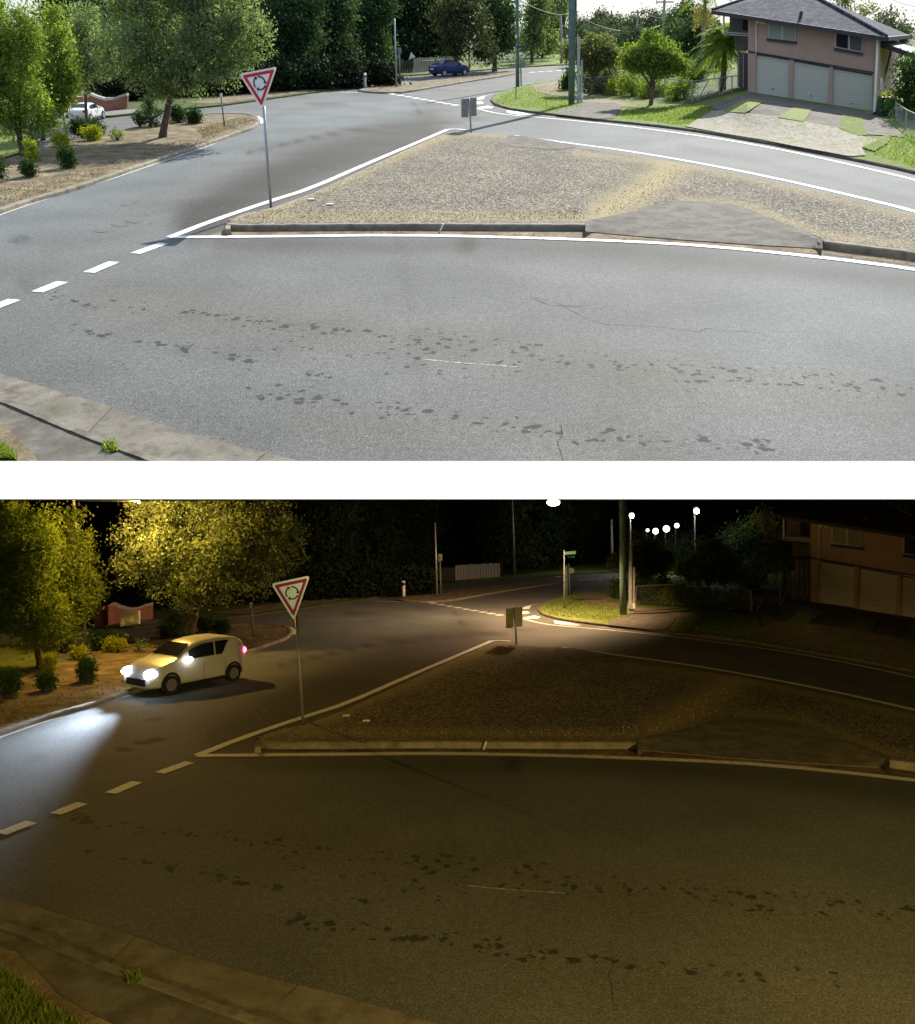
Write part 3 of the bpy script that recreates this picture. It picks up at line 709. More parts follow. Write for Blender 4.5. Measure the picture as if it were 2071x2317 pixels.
def left_side(W):
    tree(W, (367, 310), [(400, 80, 125, 80), (295, 100, 85, 85), (500, 75, 95, 75), (430, 165, 90, 50, -.5), (345, 170, 65, 52, -.5), (565, 65, 50, 65), (525, 150, 46, 40), (380, -20, 150, 50), (300, 30, 60, 60), (470, -20, 120, 50), (375, 205, 38, 26)],
         'leaf_grey', 'leafy grey green tree with single trunk on dry verge', leafpx=6.2, count=40000, trunk=.15, limbs=9, droop=.35, bz=.1, cluster=22, spread=1.5)
    tree(W, (52, 352), [(30, 150, 58, 78), (60, 235, 50, 60), (5, 70, 58, 60), (60, 40, 34, 34), (70, 110, 32, 45), (-30, 200, 60, 90), (25, 290, 35, 35), (80, 290, 22, 30), (-5, 10, 30, 30)],
         'leaf_bright', 'bright green young tree at left frame edge behind yellow shrub', leafpx=6, count=24000, trunk=.1, limbs=7, bz=.1, spread=1.7)
    tree(W, (96, 312), [(120, 150, 42, 56), (140, 205, 36, 46), (105, 215, 38, 50), (95, 95, 28, 36), (134, 90, 32, 32), (110, 270, 34, 28), (158, 180, 22, 40), (120, 30, 20, 30)],
         'leaf_bright', 'slim bright green tree beside the slim white pole', leafpx=5.6, count=18000, trunk=.08, limbs=6, bz=.1, spread=1.7)
    if not W.night:
        tree(W, (200, 300), [(190, 100, 52, 58), (215, 150, 44, 44), (185, 40, 34, 34), (240, 110, 40, 52), (175, 165, 34, 38)], 'leaf_grey',
             'thin pale tree between white pole and leafy verge tree', leafpx=5.4, count=12000, trunk=.08, limbs=6, Y=44, spread=1.6, core=False)
    bush(W, 379, 240, 421, 278, 'leaf_hedge', 'clipped green cube bush directly right of the verge tree trunk', 'clipped bushes on the dry verge')
    bush(W, 422, 247, 454, 280, 'leaf_hedge', 'smaller clipped green bush right of its cube neighbour', 'clipped bushes on the dry verge')
    bush(W, 185, 284, 233, 319, 'leaf_yellow', 'wide yellow green clipped bush in front of dark hedge', 'clipped bushes on the dry verge')
    bush(W, 117, 301, 154, 334, 'leaf_yellow', 'yellow green bush at foot of the slim white pole', 'clipped bushes on the dry verge')
    bush(W, 131, 326, 170, 382, 'leaf_hedge', 'tall dark green clipped bush standing forward on verge', 'clipped bushes on the dry verge', count=2600)
    bush(W, 44, 360, 84, 402, 'leaf_hedge', 'leafy green bush below narrow yellow shrub at left', 'clipped bushes on the dry verge')
    bush(W, 58, 318, 84, 366, 'leaf_yellow', 'narrow upright yellow shrub at left', 'clipped bushes on the dry verge')
    bush(W, -40, 350, 14, 415, 'leaf_hedge', 'dark bush cut off by the left frame edge', None, count=2600)
    bush(W, 154, 270, 236, 312, 'leaf_dark', 'long dark clipped hedge in front of far lane', None, count=4200, name='hedge', cat='hedge')
    bush(W, 303, 255, 326, 288, 'leaf_hedge', 'spiky small plant left of the verge tree trunk', None, box=False, count=500)
    bush(W, 250, 290, 280, 318, 'leaf_grey', 'low weedy plant on the dry verge', None, box=False, count=260)
    bush(W, 320, 225, 362, 288, 'leaf_dark', 'loose dark shrub behind the verge tree', None, box=False, count=1500)
    # brick fence with a swooping top
    b = W.p(240, 258); t = thing(W, 'brick_fence', 'red brick fence with swooping top behind far lane', 'fence', b)
    top = [(196, 222), (206, 216), (220, 222), (238, 227), (258, 226), (276, 219), (288, 216)]
    mb = MB(); Y0, Y1 = W.p(196, 262).y, W.p(288, 250).y
    def Yx(x): return Y0 + (Y1 - Y0) * (x - 196) / 92
    for (a, b_), (c, d) in zip(top, top[1:]):
        A, B = W.at(a, 262, Yx(a)), W.at(c, 262, Yx(c)); A.z = B.z = -.05
        TA, TB = W.at(a, b_, Yx(a)), W.at(c, d, Yx(c)); mb.prism([A, B, TB, TA], (0, .25, 0))
    mb.build('wall', 'brick', W, t)
    mb = MB()
    for (a, b_), (c, d) in zip(top, top[1:]):
        TA, TB = W.at(a, b_, Yx(a)) + Vector((0, -.05, 0)), W.at(c, d, Yx(c)) + Vector((0, -.05, 0)); mb.prism([TA, TB, TB + Vector((0, 0, .12)), TA + Vector((0, 0, .12))], (0, .35, 0))
    mb.build('coping', 'grey_wood', W, t)
    mb = MB(); P = W.p(187, 262); tp = W.at(182, 218, P.y); mb.box((P.x, P.y, tp.z / 2), (.7, .6, tp.z)); mb.build('pillar', 'brick', W, t)
    # white garage with a brick end at the left edge
    Y = W.p(20, 305).y; t = thing(W, 'garage', 'white garage door with orange brick pier at left frame edge', 'garage', W.p(20, 305))
    px_poly(W, Y, [(-60, 283), (31, 270), (31, 300), (-60, 328)], .2).build('door', 'white_paint', W, t)
    px_poly(W, Y - .1, [(31, 268), (42, 266), (42, 306), (31, 309)], .6).build('pier', 'brick', W, t)
    px_poly(W, Y - .15, [(-60, 276), (42, 262), (42, 268), (-60, 283)], .7).build('lintel', 'brick', W, t)
    if W.night:
        Y = W.p(235, 262).y + 1; t = thing(W, 'lit_wall', 'small pale lit wall panel between dark trunks', 'wall', Vector((W.at(235, 262, Y).x, Y, 0)))
        px_poly(W, Y - 6, [(222, 232), (262, 228), (262, 256), (222, 262)], .15).build('panel', 'white_paint', W, t)

def background_trees(W):
    r = W.rnd; k = 0
    spots = [(150, 72), (215, 69), (285, 74), (350, 70), (430, 76), (505, 69), (585, 74), (665, 70), (745, 78), (830, 86), (905, 104), (980, 108)]
    names = ['leftmost', 'second', 'third', 'fourth', 'fifth', 'sixth', 'seventh', 'eighth', 'ninth', 'tenth', 'eleventh', 'twelfth']
    for (x, Y), nm in zip(spots, names):
        if W.night and x < 260: continue
        m = 'leaf_dark'
        bl = [(x + r.uniform(-15, 15), 60 + r.uniform(-15, 10), 44, 60), (x - 34, 100 + r.uniform(-15, 25), 30, 36), (x + 36, 95 + r.uniform(-15, 25), 30, 40), (x + r.uniform(-20, 20), -20, 46, 44), (x - 20, 20, 36, 40, -1), (x + 30, 10, 36, 40), (x, 138, 44, 30, .5), (x - 30, 160, 30, 22, -.5), (x + 30, 165, 30, 22, -.5)]
        if x > 880: bl = [b for b in bl if b[1] < 110]
        tree(W, (x, 200), bl, m, f'dense dark evergreen tree, {nm} from left of the wall of trees', name='evergreen_tree', group='wall of dark evergreens beyond the road',
             leafpx=6.5, count=17000, Y=Y, trunk=.22, limbs=5, tone=(.42, .26), spread=1.7, cluster=30, shell=.35)
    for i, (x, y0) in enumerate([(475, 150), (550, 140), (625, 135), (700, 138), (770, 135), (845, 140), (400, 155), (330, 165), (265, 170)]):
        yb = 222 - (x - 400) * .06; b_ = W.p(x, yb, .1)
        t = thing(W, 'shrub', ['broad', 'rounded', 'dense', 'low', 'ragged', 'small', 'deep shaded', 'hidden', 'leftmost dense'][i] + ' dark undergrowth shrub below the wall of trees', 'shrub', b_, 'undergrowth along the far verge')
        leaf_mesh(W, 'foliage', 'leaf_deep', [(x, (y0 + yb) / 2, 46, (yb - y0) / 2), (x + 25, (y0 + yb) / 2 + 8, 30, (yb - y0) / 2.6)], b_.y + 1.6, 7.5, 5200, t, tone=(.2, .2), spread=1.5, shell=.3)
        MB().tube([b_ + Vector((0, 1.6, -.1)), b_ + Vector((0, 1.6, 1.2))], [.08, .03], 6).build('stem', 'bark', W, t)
    bush(W, 826, 140, 858, 172, 'leaf_bright', 'small sunlit shrub at the edge of undergrowth', None, box=False, count=700, leafpx=5)
    # trees right of the dark wall
    tree(W, (1030, 160), [(1040, 60, 44, 52), (1005, 30, 34, 44), (1078, 75, 38, 46), (1055, 0, 50, 40), (1090, 115, 34, 26), (1020, 105, 30, 30)], 'leaf_olive', 'olive green tree behind the pale light pole', leafpx=6.5, count=7500, Y=88, trunk=.2, limbs=6)
    tree(W, (1120, 150), [(1120, 60, 40, 55), (1150, 90, 28, 40), (1105, 10, 40, 40), (1140, 20, 40, 40), (1105, 115, 22, 24)], 'leaf_dark', 'dark full tree between light pole and slender green pole', leafpx=6.5, count=8000, Y=95, trunk=.25, limbs=6, tone=(.55, .22))
    for x, y0, Y, lb in ((1205, 35, 112, 'nearest'), (1228, 50, 130, 'middle'), (1250, 62, 150, 'farthest')):
        tree(W, (x, 130), [(x, y0 + 30, 22, 40), (x - 12, y0 + 55, 17, 28), (x + 14, y0 + 50, 16, 30), (x + 4, y0 - 10, 24, 34), (x + 18, y0 - 34, 26, 30)], 'leaf_grey', f'{lb} of the grey green street trees receding up the grass verge', leafpx=5.5, count=5200, Y=Y, trunk=.22, limbs=4, droop=.5, group='street trees up the far verge', core=True, tone=(.35, .22))
    if not W.night:
        tree(W, (1285, 120), [(1270, 0, 34, 40), (1240, -20, 36, 34)], 'leaf_grey', 'overhanging leafy bough tree above the far timber pole', leafpx=5.5, count=3200, Y=125, trunk=.2, limbs=4)
    # far skyline right of the corner pole
    for i, (x, y, rx, ry) in enumerate([(1318, 55, 26, 18), (1357, 42, 18, 22), (1392, 52, 26, 20), (1425, 58, 24, 18), (1462, 38, 34, 28), (1497, 52, 26, 24), (1350, 70, 40, 16), (1530, 40, 26, 34), (1560, 25, 30, 34)]):
        if W.night and i in (0, 2, 3): continue
        Y = 150 - i * 3
        tree(W, (x, 90), [(x, y, rx, ry), (x + rx * .7, y + 14, rx * .7, ry * .8), (x - rx * .7, y + 14, rx * .6, ry * .7), (x, y + ry, rx, ry * .9)], 'leaf_far' if i < 7 else 'leaf_dark', 'distant green tree, ' + ['first', 'pointed second', 'third', 'fourth', 'big fifth', 'sixth', 'low seventh', 'dark eighth', 'dark ninth'][i] + ' along the skyline from corner pole',
             name='distant_tree', group='distant skyline trees', leafpx=4.6, count=2600, Y=Y, trunk=.2, limbs=3)
    for i, (x, y, rx, ry, Y, m) in enumerate([(1345, 88, 40, 20, 105, 'leaf_far'), (1425, 88, 40, 26, 100, 'leaf_far'), (1520, 95, 34, 44, 84, 'leaf_dark'), (1565, 85, 40, 52, 80, 'leaf_dark'), (1610, 100, 34, 50, 78, 'leaf_dark'), (1400, 118, 30, 16, 98, 'leaf_dark'), (1570, 145, 34, 26, 76, 'leaf_dark')]):
        tree(W, (x, 140), [(x, y, rx, ry), (x - rx * .5, y + ry * .6, rx * .6, ry * .6), (x + rx * .5, y + ry * .5, rx * .6, ry * .6)], m, ['soft', 'wide', 'upright dark', 'tall dark', 'dark narrow', 'small dark', 'low dark'][i] + ' garden tree in the middle distance left of house',
             name='garden_tree', leafpx=6, count=4200, Y=Y, trunk=.15, limbs=4, tone=(.45, .24))

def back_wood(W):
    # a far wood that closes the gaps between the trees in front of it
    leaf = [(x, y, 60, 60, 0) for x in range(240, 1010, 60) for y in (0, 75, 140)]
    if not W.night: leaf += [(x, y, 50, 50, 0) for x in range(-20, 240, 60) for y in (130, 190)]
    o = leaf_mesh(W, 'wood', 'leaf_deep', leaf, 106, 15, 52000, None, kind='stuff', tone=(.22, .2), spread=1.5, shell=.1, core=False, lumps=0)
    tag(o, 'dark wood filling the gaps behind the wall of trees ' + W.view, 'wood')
def right_garden(W):
    nm = W.night
    tree(W, (1342, 176), [(1345, 118, 48, 34), (1370, 122, 36, 32), (1310, 118, 30, 30), (1350, 95, 36, 20), (1330, 150, 26, 14), (1385, 130, 18, 22), (1283, 122, 18, 20)], 'leaf_brown', 'rounded bronze tinged tree right behind the corner power pole', leafpx=5.2, count=11000, Y=62, trunk=.16, limbs=7, tone=(.5, .26), spread=1.2, bz=0)
    tree(W, (1474, 222), [(1478, 118, 48, 34), (1520, 140, 38, 30), (1435, 140, 36, 26), (1480, 92, 28, 20), (1495, 150, 46, 22), (1455, 128, 34, 30), (1545, 152, 18, 18)], 'leaf_bright', 'domed bright green tree with one trunk behind the wire fence', leafpx=5.4, count=15000, Y=52, trunk=.13, limbs=8, tone=(.48, .24), spread=1.2)
    bush(W, 1270, 160, 1300, 205, 'leaf_hedge', 'green shrub left of the corner pole', None, box=False, count=1100, leafpx=5)
    grow = 9
    for i, (x0, y0, x1, y1, m) in enumerate([(1318, 165, 1362, 212, 'leaf_dark'), (1350, 168, 1400, 216, 'leaf_hedge'), (1385, 180, 1420, 218, 'leaf_yellow'), (1410, 172, 1460, 222, 'leaf_bright'), (1450, 190, 1500, 226, 'leaf_bright'), (1515, 190, 1560, 232, 'leaf_bright'), (1545, 150, 1592, 190, 'leaf_grey')]):
        bush(W, x0 - grow, y0 - grow, x1 + grow, y1, m, ['dark', 'mid green', 'pale yellow', 'light green', 'sparse', 'grassy', 'grey green'][i] + ' overgrown shrub behind the wire fence, ' + ['left end', 'second', 'third', 'middle', 'fifth', 'sixth', 'beside palm'][i], 'overgrown shrubs behind the wire fence', box=False, count=1900, leafpx=5, dz=0)
    # palm in front of the house
    b = W.p(1637, 208); b = Vector((b.x, b.y, b.z)); t = thing(W, 'palm_tree', 'feathery green palm in front of the house corner', 'palm', b); Y = b.y; c = W.at(1640, 108, Y)
    MB().tube([b - Vector((0, 0, .2)), (b + c) / 2, c], [.2, .15, .12], 10).build('trunk', 'bark', W, t, smooth=True)
    palm_crown(W, t, c, 104 * W.mpp(1640, 100, Y), 54)
    b2 = Vector((W.at(1597, 120, 66).x, 66, .5)); t = thing(W, 'palm_tree', 'tall slender palm with hanging golden seed clusters', 'palm', b2); c = W.at(1597, -14 if not nm else 0, 66)
    MB().tube([b2 - Vector((0, 0, .6)), c], [.16, .12], 10).build('trunk', 'grey_wood', W, t, smooth=True)
    if not nm: palm_crown(W, t, c, 2.6, 18)
    leaf_mesh(W, 'seed_cluster', 'leaf_gold', [(1590, 26, 14, 18), (1606, 30, 13, 20)], 66, 5, 900, t, droop=1.2, tone=(.5, .25), core=False, lumps=0)
    # behind and beside the house
    tree(W, (2005, 200), [(2005, 60, 34, 36), (2040, 80, 24, 30), (1985, 95, 22, 24), (2015, 125, 24, 20)], 'leaf_far', 'grey green tree behind the right end of house', leafpx=6, count=5000, Y=74, trunk=.2, limbs=5)
    tree(W, (1945, 100), [(1925, 6, 26, 14), (1960, 18, 22, 16), (1900, -10, 30, 14)], 'leaf_brown', 'sparse brown twiggy tree rising over the roof', leafpx=4.6, count=1300, Y=90, trunk=.16, limbs=9, core=False)
    tree(W, (2050, 270), [(2050, 170, 30, 34), (2075, 210, 40, 44), (2035, 225, 20, 28), (2110, 150, 44, 60), (2060, 255, 30, 30)], 'leaf_hedge', 'leafy green tree at right frame edge by side fence', leafpx=6.5, count=7500, Y=43, trunk=.14, limbs=6, tone=(.55, .26))
def palm_crown(W, root, c, L, n):
    g = W.np; V = []; T = []
    r = W.rnd; mb = MB()
    for i in range(n):
        az = 2 * math.pi * (i * .381966 % 1) ; el = R(75 - 95 * (i / n)); d = Vector((math.cos(az), math.sin(az) * .8, 0)); l = L * r.uniform(.8, 1.05); pts = []
        for k in range(9):
            s = k / 8; pts.append(c + d * (l * s * math.cos(el) * .9 + .1 * s) + Vector((0, 0, l * (math.sin(el) * s + .25 * s - .75 * s * s))))
        mb.tube(pts, [.02] * 8 + [.006], 4)
        for k in range(1, 34):
            s = k / 34; q = s * 8; j = int(q); p = pts[j] + (pts[min(8, j + 1)] - pts[j]) * (q - j); tan = (pts[min(8, j + 1)] - pts[j]).normalized()
            for sd_ in (-1, 1):
                side = tan.cross(Vector((0, 0, 1))).normalized() * sd_; dr = (side + tan * .6 + Vector((0, 0, -.35))).normalized(); ll = l * .26 * math.sin(math.pi * (.12 + .8 * s)); wv = tan * .022
                V.append((p - wv, p + wv, p + dr * ll + wv * .3, p + dr * ll - wv * .3)); T.append(min(1, max(0, r.gauss(.55, .2))))
    o = np.array(root['_o']); m2 = MB()
    V = np.array([[tuple(v) for v in q] for q in V]); T = np.array(T)
    keep = np.ones(len(V), bool)
    if W.night: keep = ((V[:, :, 2] - W.H) < W.clip * V[:, :, 1] - .01).all(1)
    V = V[keep] - o; T = T[keep]; n4 = len(V)
    me = bpy.data.meshes.new('fronds'); me.from_pydata(V.reshape(-1, 3).tolist(), [], [tuple(range(4 * i, 4 * i + 4)) for i in range(n4)])
    a = me.attributes.new('tone', 'FLOAT', 'POINT'); a.data.foreach_set('value', np.repeat(T, 4).astype(np.float32)); me.materials.append(MATS['leaf_bright'])
    ob = bpy.data.objects.new('fronds', me); COL.objects.link(ob); ob.parent = root
    mb.build('frond_ribs', 'leaf_hedge', W, root)

def house(W):
    L, Rr = W.p(1693, 206, -.05), W.p(1982, 260, -.05)
    L = W.at(1693, 206, Rr.y * 1.075)
    nrm = Vector((Rr.y - L.y, -(Rr.x - L.x), 0)); nrm.normalize()
    if nrm.y > 0: nrm = -nrm                 # points out of the front wall
    def on(px, py, off=0.0):
        """point of the front wall plane seen at this layout position, moved off outwards"""
        d = Vector(W.ray(px, py)); c = Vector((0, 0, W.H)); k = (L - c).dot(nrm) / d.dot(nrm); return c + d * k + nrm * off
    t = thing(W, 'house', 'pinkish two storey house with three garage doors and dark hip roof', 'house', on(1837, 233))
    P = lambda x, y: (1550 + x * .28626, y * .28626)        # positions measured on an enlarged detail
    def slab(name, mat, pts, off, th, root=t, **kw):
        return MB().prism([on(*P(*q), off) for q in pts], -nrm * th).build(name, mat, W, root, **kw)
    wall = sub(MB().prism([on(*P(*q)) for q in ((500, 100), (1530, 275), (1505, 580), (1150, 520), (845, 462), (500, 405))], -nrm * .25)
      .prism([on(*P(*q)) for q in ((500, 405), (565, 416), (558, 742), (500, 728))], -nrm * .25)
      .prism([on(*P(*q)) for q in ((825, 460), (860, 466), (850, 790), (822, 785))], -nrm * .25)
      .prism([on(*P(*q)) for q in ((1145, 520), (1172, 526), (1165, 850), (1132, 842))], -nrm * .25)
      .prism([on(*P(*q)) for q in ((1482, 577), (1506, 581), (1506, 915), (1478, 908))], -nrm * .25).build('wall', 'pink_render', W, t))
    slab('trim_band', 'dark_trim', ((500, 398), (1510, 570), (1510, 582), (500, 410)), .06, .06)
    for pts in (((560, 412), (828, 458), (828, 775), (556, 738)), ((853, 464), (1148, 518), (1138, 838), (845, 785)), ((1166, 524), (1485, 578), (1482, 905), (1160, 845))):
        d = sub(slab('garage_door', 'door_paint', pts, -.12, .08))
        for k in range(1, 7):
            f = k / 7; a, b_, c, e = pts; q0 = (a[0] + (e[0] - a[0]) * f, a[1] + (e[1] - a[1]) * f); q1 = (b_[0] + (c[0] - b_[0]) * f, b_[1] + (c[1] - b_[1]) * f)
            if k in (6,): slab('handle', 'dull_steel', (((q0[0] + q1[0]) / 2 - 8, (q0[1] + q1[1]) / 2 - 14), ((q0[0] + q1[0]) / 2 + 8, (q0[1] + q1[1]) / 2 - 12), ((q0[0] + q1[0]) / 2 + 8, (q0[1] + q1[1]) / 2 - 4), ((q0[0] + q1[0]) / 2 - 8, (q0[1] + q1[1]) / 2 - 6)), -.08, .04, d)
        slab('door_head', 'dark_trim', ((pts[0][0], pts[0][1] + 8), (pts[1][0], pts[1][1] + 8), (pts[1][0], pts[1][1] + 18), (pts[0][0], pts[0][1] + 18)), -.06, .05)
    def window(a, b_, c, d, mats, sill):
        fr = sub(slab('window', 'frame_alu', (a, b_, c, d), .05, .06)); mid = ((a[0] + b_[0]) / 2, (a[1] + b_[1]) / 2); mdn = ((d[0] + c[0]) / 2, (d[1] + c[1]) / 2)
        for (p, q, r_, s), mt in zip(((a, mid, mdn, d), (mid, b_, c, mdn)), mats):
            cx_, cy_ = (p[0] + r_[0]) / 2, (p[1] + q[1] + r_[1] + s[1]) / 4; sh = lambda u: (cx_ + (u[0] - cx_) * .86, cy_ + (u[1] - cy_) * .88)
            slab('pane', mt, tuple(sh(u) for u in (p, q, r_, s)), .06, .02, fr)
        slab('sill', 'dark_trim', ((d[0] - 6, d[1]), (c[0] + 4, c[1]), (c[0] + 4, c[1] + 22), (d[0] - 6, d[1] + 20)), .14, .12, fr)
    window((660, 150), (882, 170), (880, 325), (658, 300), ('curtain', 'curtain'), 1)
    window((1192, 226), (1408, 270), (1405, 415), (1190, 375), ('glass_dark', 'curtain_dark'), 1)
    mb = MB().tube([on(*P(1528, 285), .1), on(*P(1512, 600), .1), on(*P(1497, 905), .1)], .06, 8); mb.build('downpipe', 'white_paint', W, t)
    mb = MB().tube([on(*P(566, 150), .04), on(*P(566, 430), .04)], .025, 6); mb.build('conduit', 'white_paint', W, t)
    mb = MB(); q = on(*P(586, 168), .15); mb.ball(q, .09, 6); q = on(*P(625, 168), .12); mb.box(q, (.22, .15, .22)); mb.build('security_light', 'white_paint', W, t)
    slab('meter_box', 'white_paint', ((1520, 620), (1538, 625), (1538, 715), (1520, 712)), -1.0, .15)
    # set back left wing with balcony above and dark undercroft
    slab('undercroft_wall', 'grey_cladding', ((355, 420), (500, 430), (500, 728), (355, 700)), -1.6, .2)
    slab('balcony_wall', 'grey_cladding', ((290, 100), (500, 115), (500, 300), (360, 280), (290, 260)), -1.6, .2)
    slab('balcony_slab', 'old_concrete', ((330, 290), (500, 300), (500, 410), (345, 400)), -1.5, .2)
    slab('balcony_window', 'glass_dark', ((400, 140), (470, 148), (470, 250), (400, 240)), -1.5, .05)
    for x in (287, 500): slab('post', 'white_paint', ((x, 95 + (x - 287) * .1), (x + 12, 96 + (x - 287) * .1), (x + 12, 400 if x > 400 else 270), (x, 400 if x > 400 else 268)), -.3, .12)
    for y in (255, 272): slab('balcony_rail', 'frame_alu', ((300, y - 6), (500, y + 8), (500, y + 16), (300, y + 2)), -.32, .06)
    for x in (372, 410, 450, 482): slab('undercroft_post', 'timber_pale', ((x, 430), (x + 7, 430), (x + 7, 700), (x, 698)), -1.3, .1)
    # hip roof: eaves out in front of the wall, ridge well behind
    e0, e1 = on(*P(245, 84), .7), on(*P(1612, 292), .7)
    def deep(px, py, back):
        d = Vector(W.ray(px, py)); c = Vector((0, 0, W.H)); k = ((L - nrm * back) - c).dot(nrm) / d.dot(nrm); return c + d * k
    r0, r1 = deep(1742, -20, 4.6), deep(1812, -24, 4.6)
    if W.night: r0, r1 = deep(1742, -20, 4.6), deep(1812, -24, 4.6)
    k0, k1 = e0 - nrm * 10, e1 - nrm * 10
    rf = MB(); th = Vector((0, 0, .12))
    rf.face([e0, e1, r1, r0]); rf.face([e1, k1, r1]); rf.face([k1, k0, r0, r1]); rf.face([k0, e0, r0]); rf.face([e0, k0, k1, e1])
    roof = sub(rf.build('roof', 'roof_tiles', W, t))
    MB().prism([e0 + Vector((0, 0, .02)), e1 + Vector((0, 0, .02)), e1 - Vector((0, 0, .16)), e0 - Vector((0, 0, .16))], nrm * .12).build('gutter', 'dark_trim', W, roof)
    MB().prism([e1 + Vector((0, 0, .02)), k1 + Vector((0, 0, .02)), k1 - Vector((0, 0, .16)), e1 - Vector((0, 0, .16))], (.12, 0, 0)).build('gutter', 'dark_trim', W, roof)
    for qa, qb in ((e1, r1), (r1, r0), (r0, e0)):
        cap_ = MB().tube([qa + Vector((0, 0, .06)), qb + Vector((0, 0, .06))], .06, 6).build('ridge_cap', 'roof_tiles', W, roof)
        if not len(cap_.data.vertices): bpy.data.objects.remove(cap_)
    v = e0 + (e1 - e0) * .6 + (r1 - e1) * .16; MB().tube([v - Vector((0, 0, .1)), v + Vector((0, 0, .3))], .09, 8).build('vent', 'dark_trim', W, roof)
    a = on(*P(1500, 300), -.25); s_ = Vector((0, 0, 1))
    A, B = on(*P(1700, 940), -.25), on(*P(1520, 905), -.25)
    side = [on(*P(1506, 915)), on(*P(1528, 285))]; MB().prism([side[0], side[1], side[1] - nrm * 9, side[0] - nrm * 9], (-.15, 0, 0)).build('side_wall', 'pink_render', W, t)
    # carport roof and posts at the right
    c0, c1 = deep(1990, 93, 1.0), deep(2100, 132, 1.0)
    MB().prism([c0, c1, c1 - Vector((0, 0, .22)), c0 - Vector((0, 0, .22))], -nrm * 5).build('carport_roof', 'dark_trim', W, t)
    for x in (1995, 2018):
        q = deep(x, 110, 3.0); MB().tube([Vector((q.x, q.y, 0)), q], .05, 6).build('carport_post', 'timber_dark', W, t)
    MB().prism([deep(1990, 152, 3), deep(2022, 158, 3), deep(2022, 160, 3), deep(1990, 154, 3)], (0, .1, 0)).build('carport_rail', 'frame_alu', W, t)

def wheelie_bin(W):
    b = W.p(1994, 266, .02); t = thing(W, 'wheelie_bin', 'green wheeled bin with dark red lid beside the garage', 'bin', b); k = W.mpp(1994, 266, b.y); w_, h = 26 * k, 42 * k
    MB().prism([b + Vector((x * w_ / 2 * .82, y * w_ / 2 * .82, .06)) for x, y in ((-1, -1), (1, -1), (1, 1), (-1, 1))], (0, 0, h * .3)).build('wheel_housing', 'bin_green', W, t)
    mb = MB(); lo = [b + Vector((x * w_ * .42, y * w_ * .42, .08)) for x, y in ((-1, -1), (1, -1), (1, 1), (-1, 1))]; hi = [b + Vector((x * w_ * .5, y * w_ * .5, h * .94)) for x, y in ((-1, -1), (1, -1), (1, 1), (-1, 1))]
    mb.v = [tuple(v) for v in lo + hi]; mb.f = [(3, 2, 1, 0), (4, 5, 6, 7)] + [(i, (i + 1) % 4, 4 + (i + 1) % 4, 4 + i) for i in range(4)]; mb.build('body', 'bin_green', W, t, bevel=.02)
    MB().box(b + Vector((0, 0, h * .97)), (w_ * 1.08, w_ * 1.1, .07)).build('lid', 'bin_lid', W, t, bevel=.02)
    for s in (-1, 1): MB().disc_cyl(b + Vector((s * w_ * .48, w_ * .4, .12)), (1, 0, 0), .12, .05, 14).build('wheel', 'tyre', W, t)
    o = leaf_mesh(W, 'garden_cuttings', 'leaf_yellow', [(2000, 219, 9, 5)], b.y, 4, 260, None, core=False, lumps=0); tag(o, 'yellow garden cuttings heaped on the bin lid ' + W.view, 'cuttings', None, 'stuff')

def wire_fence(W, name, label, pts, h_px, rails=True):
    """posts with a top rail and diagonal wire"""
    P = [W.p(x, y) for x, y, _ in pts]; T = [W.at(x + dx, ty, p.y) for (x, y, (dx, ty)), p in zip(pts, P)]
    t = thing(W, name, label, 'fence', P[0])
    for p, q in zip(P, T): MB().tube([p - Vector((0, 0, .1)), q], .035, 8).build('post', 'grey_wood', W, t)
    if rails:
        MB().tube(T, .025, 6).build('top_rail', 'grey_wood', W, t)
    mb = MB()
    for (a, b), (c, d) in zip(zip(P, T), zip(P[1:], T[1:])):
        n = max(3, int((c - a).length / .22))
        for i in range(-4, n):
            for s in (0, 1):
                u0, u1 = (i / n, (i + 5) / n) if s == 0 else ((i + 5) / n, i / n)
                q0, q1 = 0.0, 1.0
                def pt(u, v): lo = a + (c - a) * u; hi = b + (d - b) * u; return lo + (hi - lo) * v
                lo_, hi_ = 0.0, 1.0
                ts = [k / 6 for k in range(7) if 0 <= u0 + (u1 - u0) * k / 6 <= 1]
                if len(ts) > 1: mb.tube([pt(u0 + (u1 - u0) * ts[0], ts[0] + .02), pt(u0 + (u1 - u0) * ts[-1], ts[-1])], .004, 3, cap=False)
    mb.build('wire_mesh', 'wire', W, t)
    return t, P, T

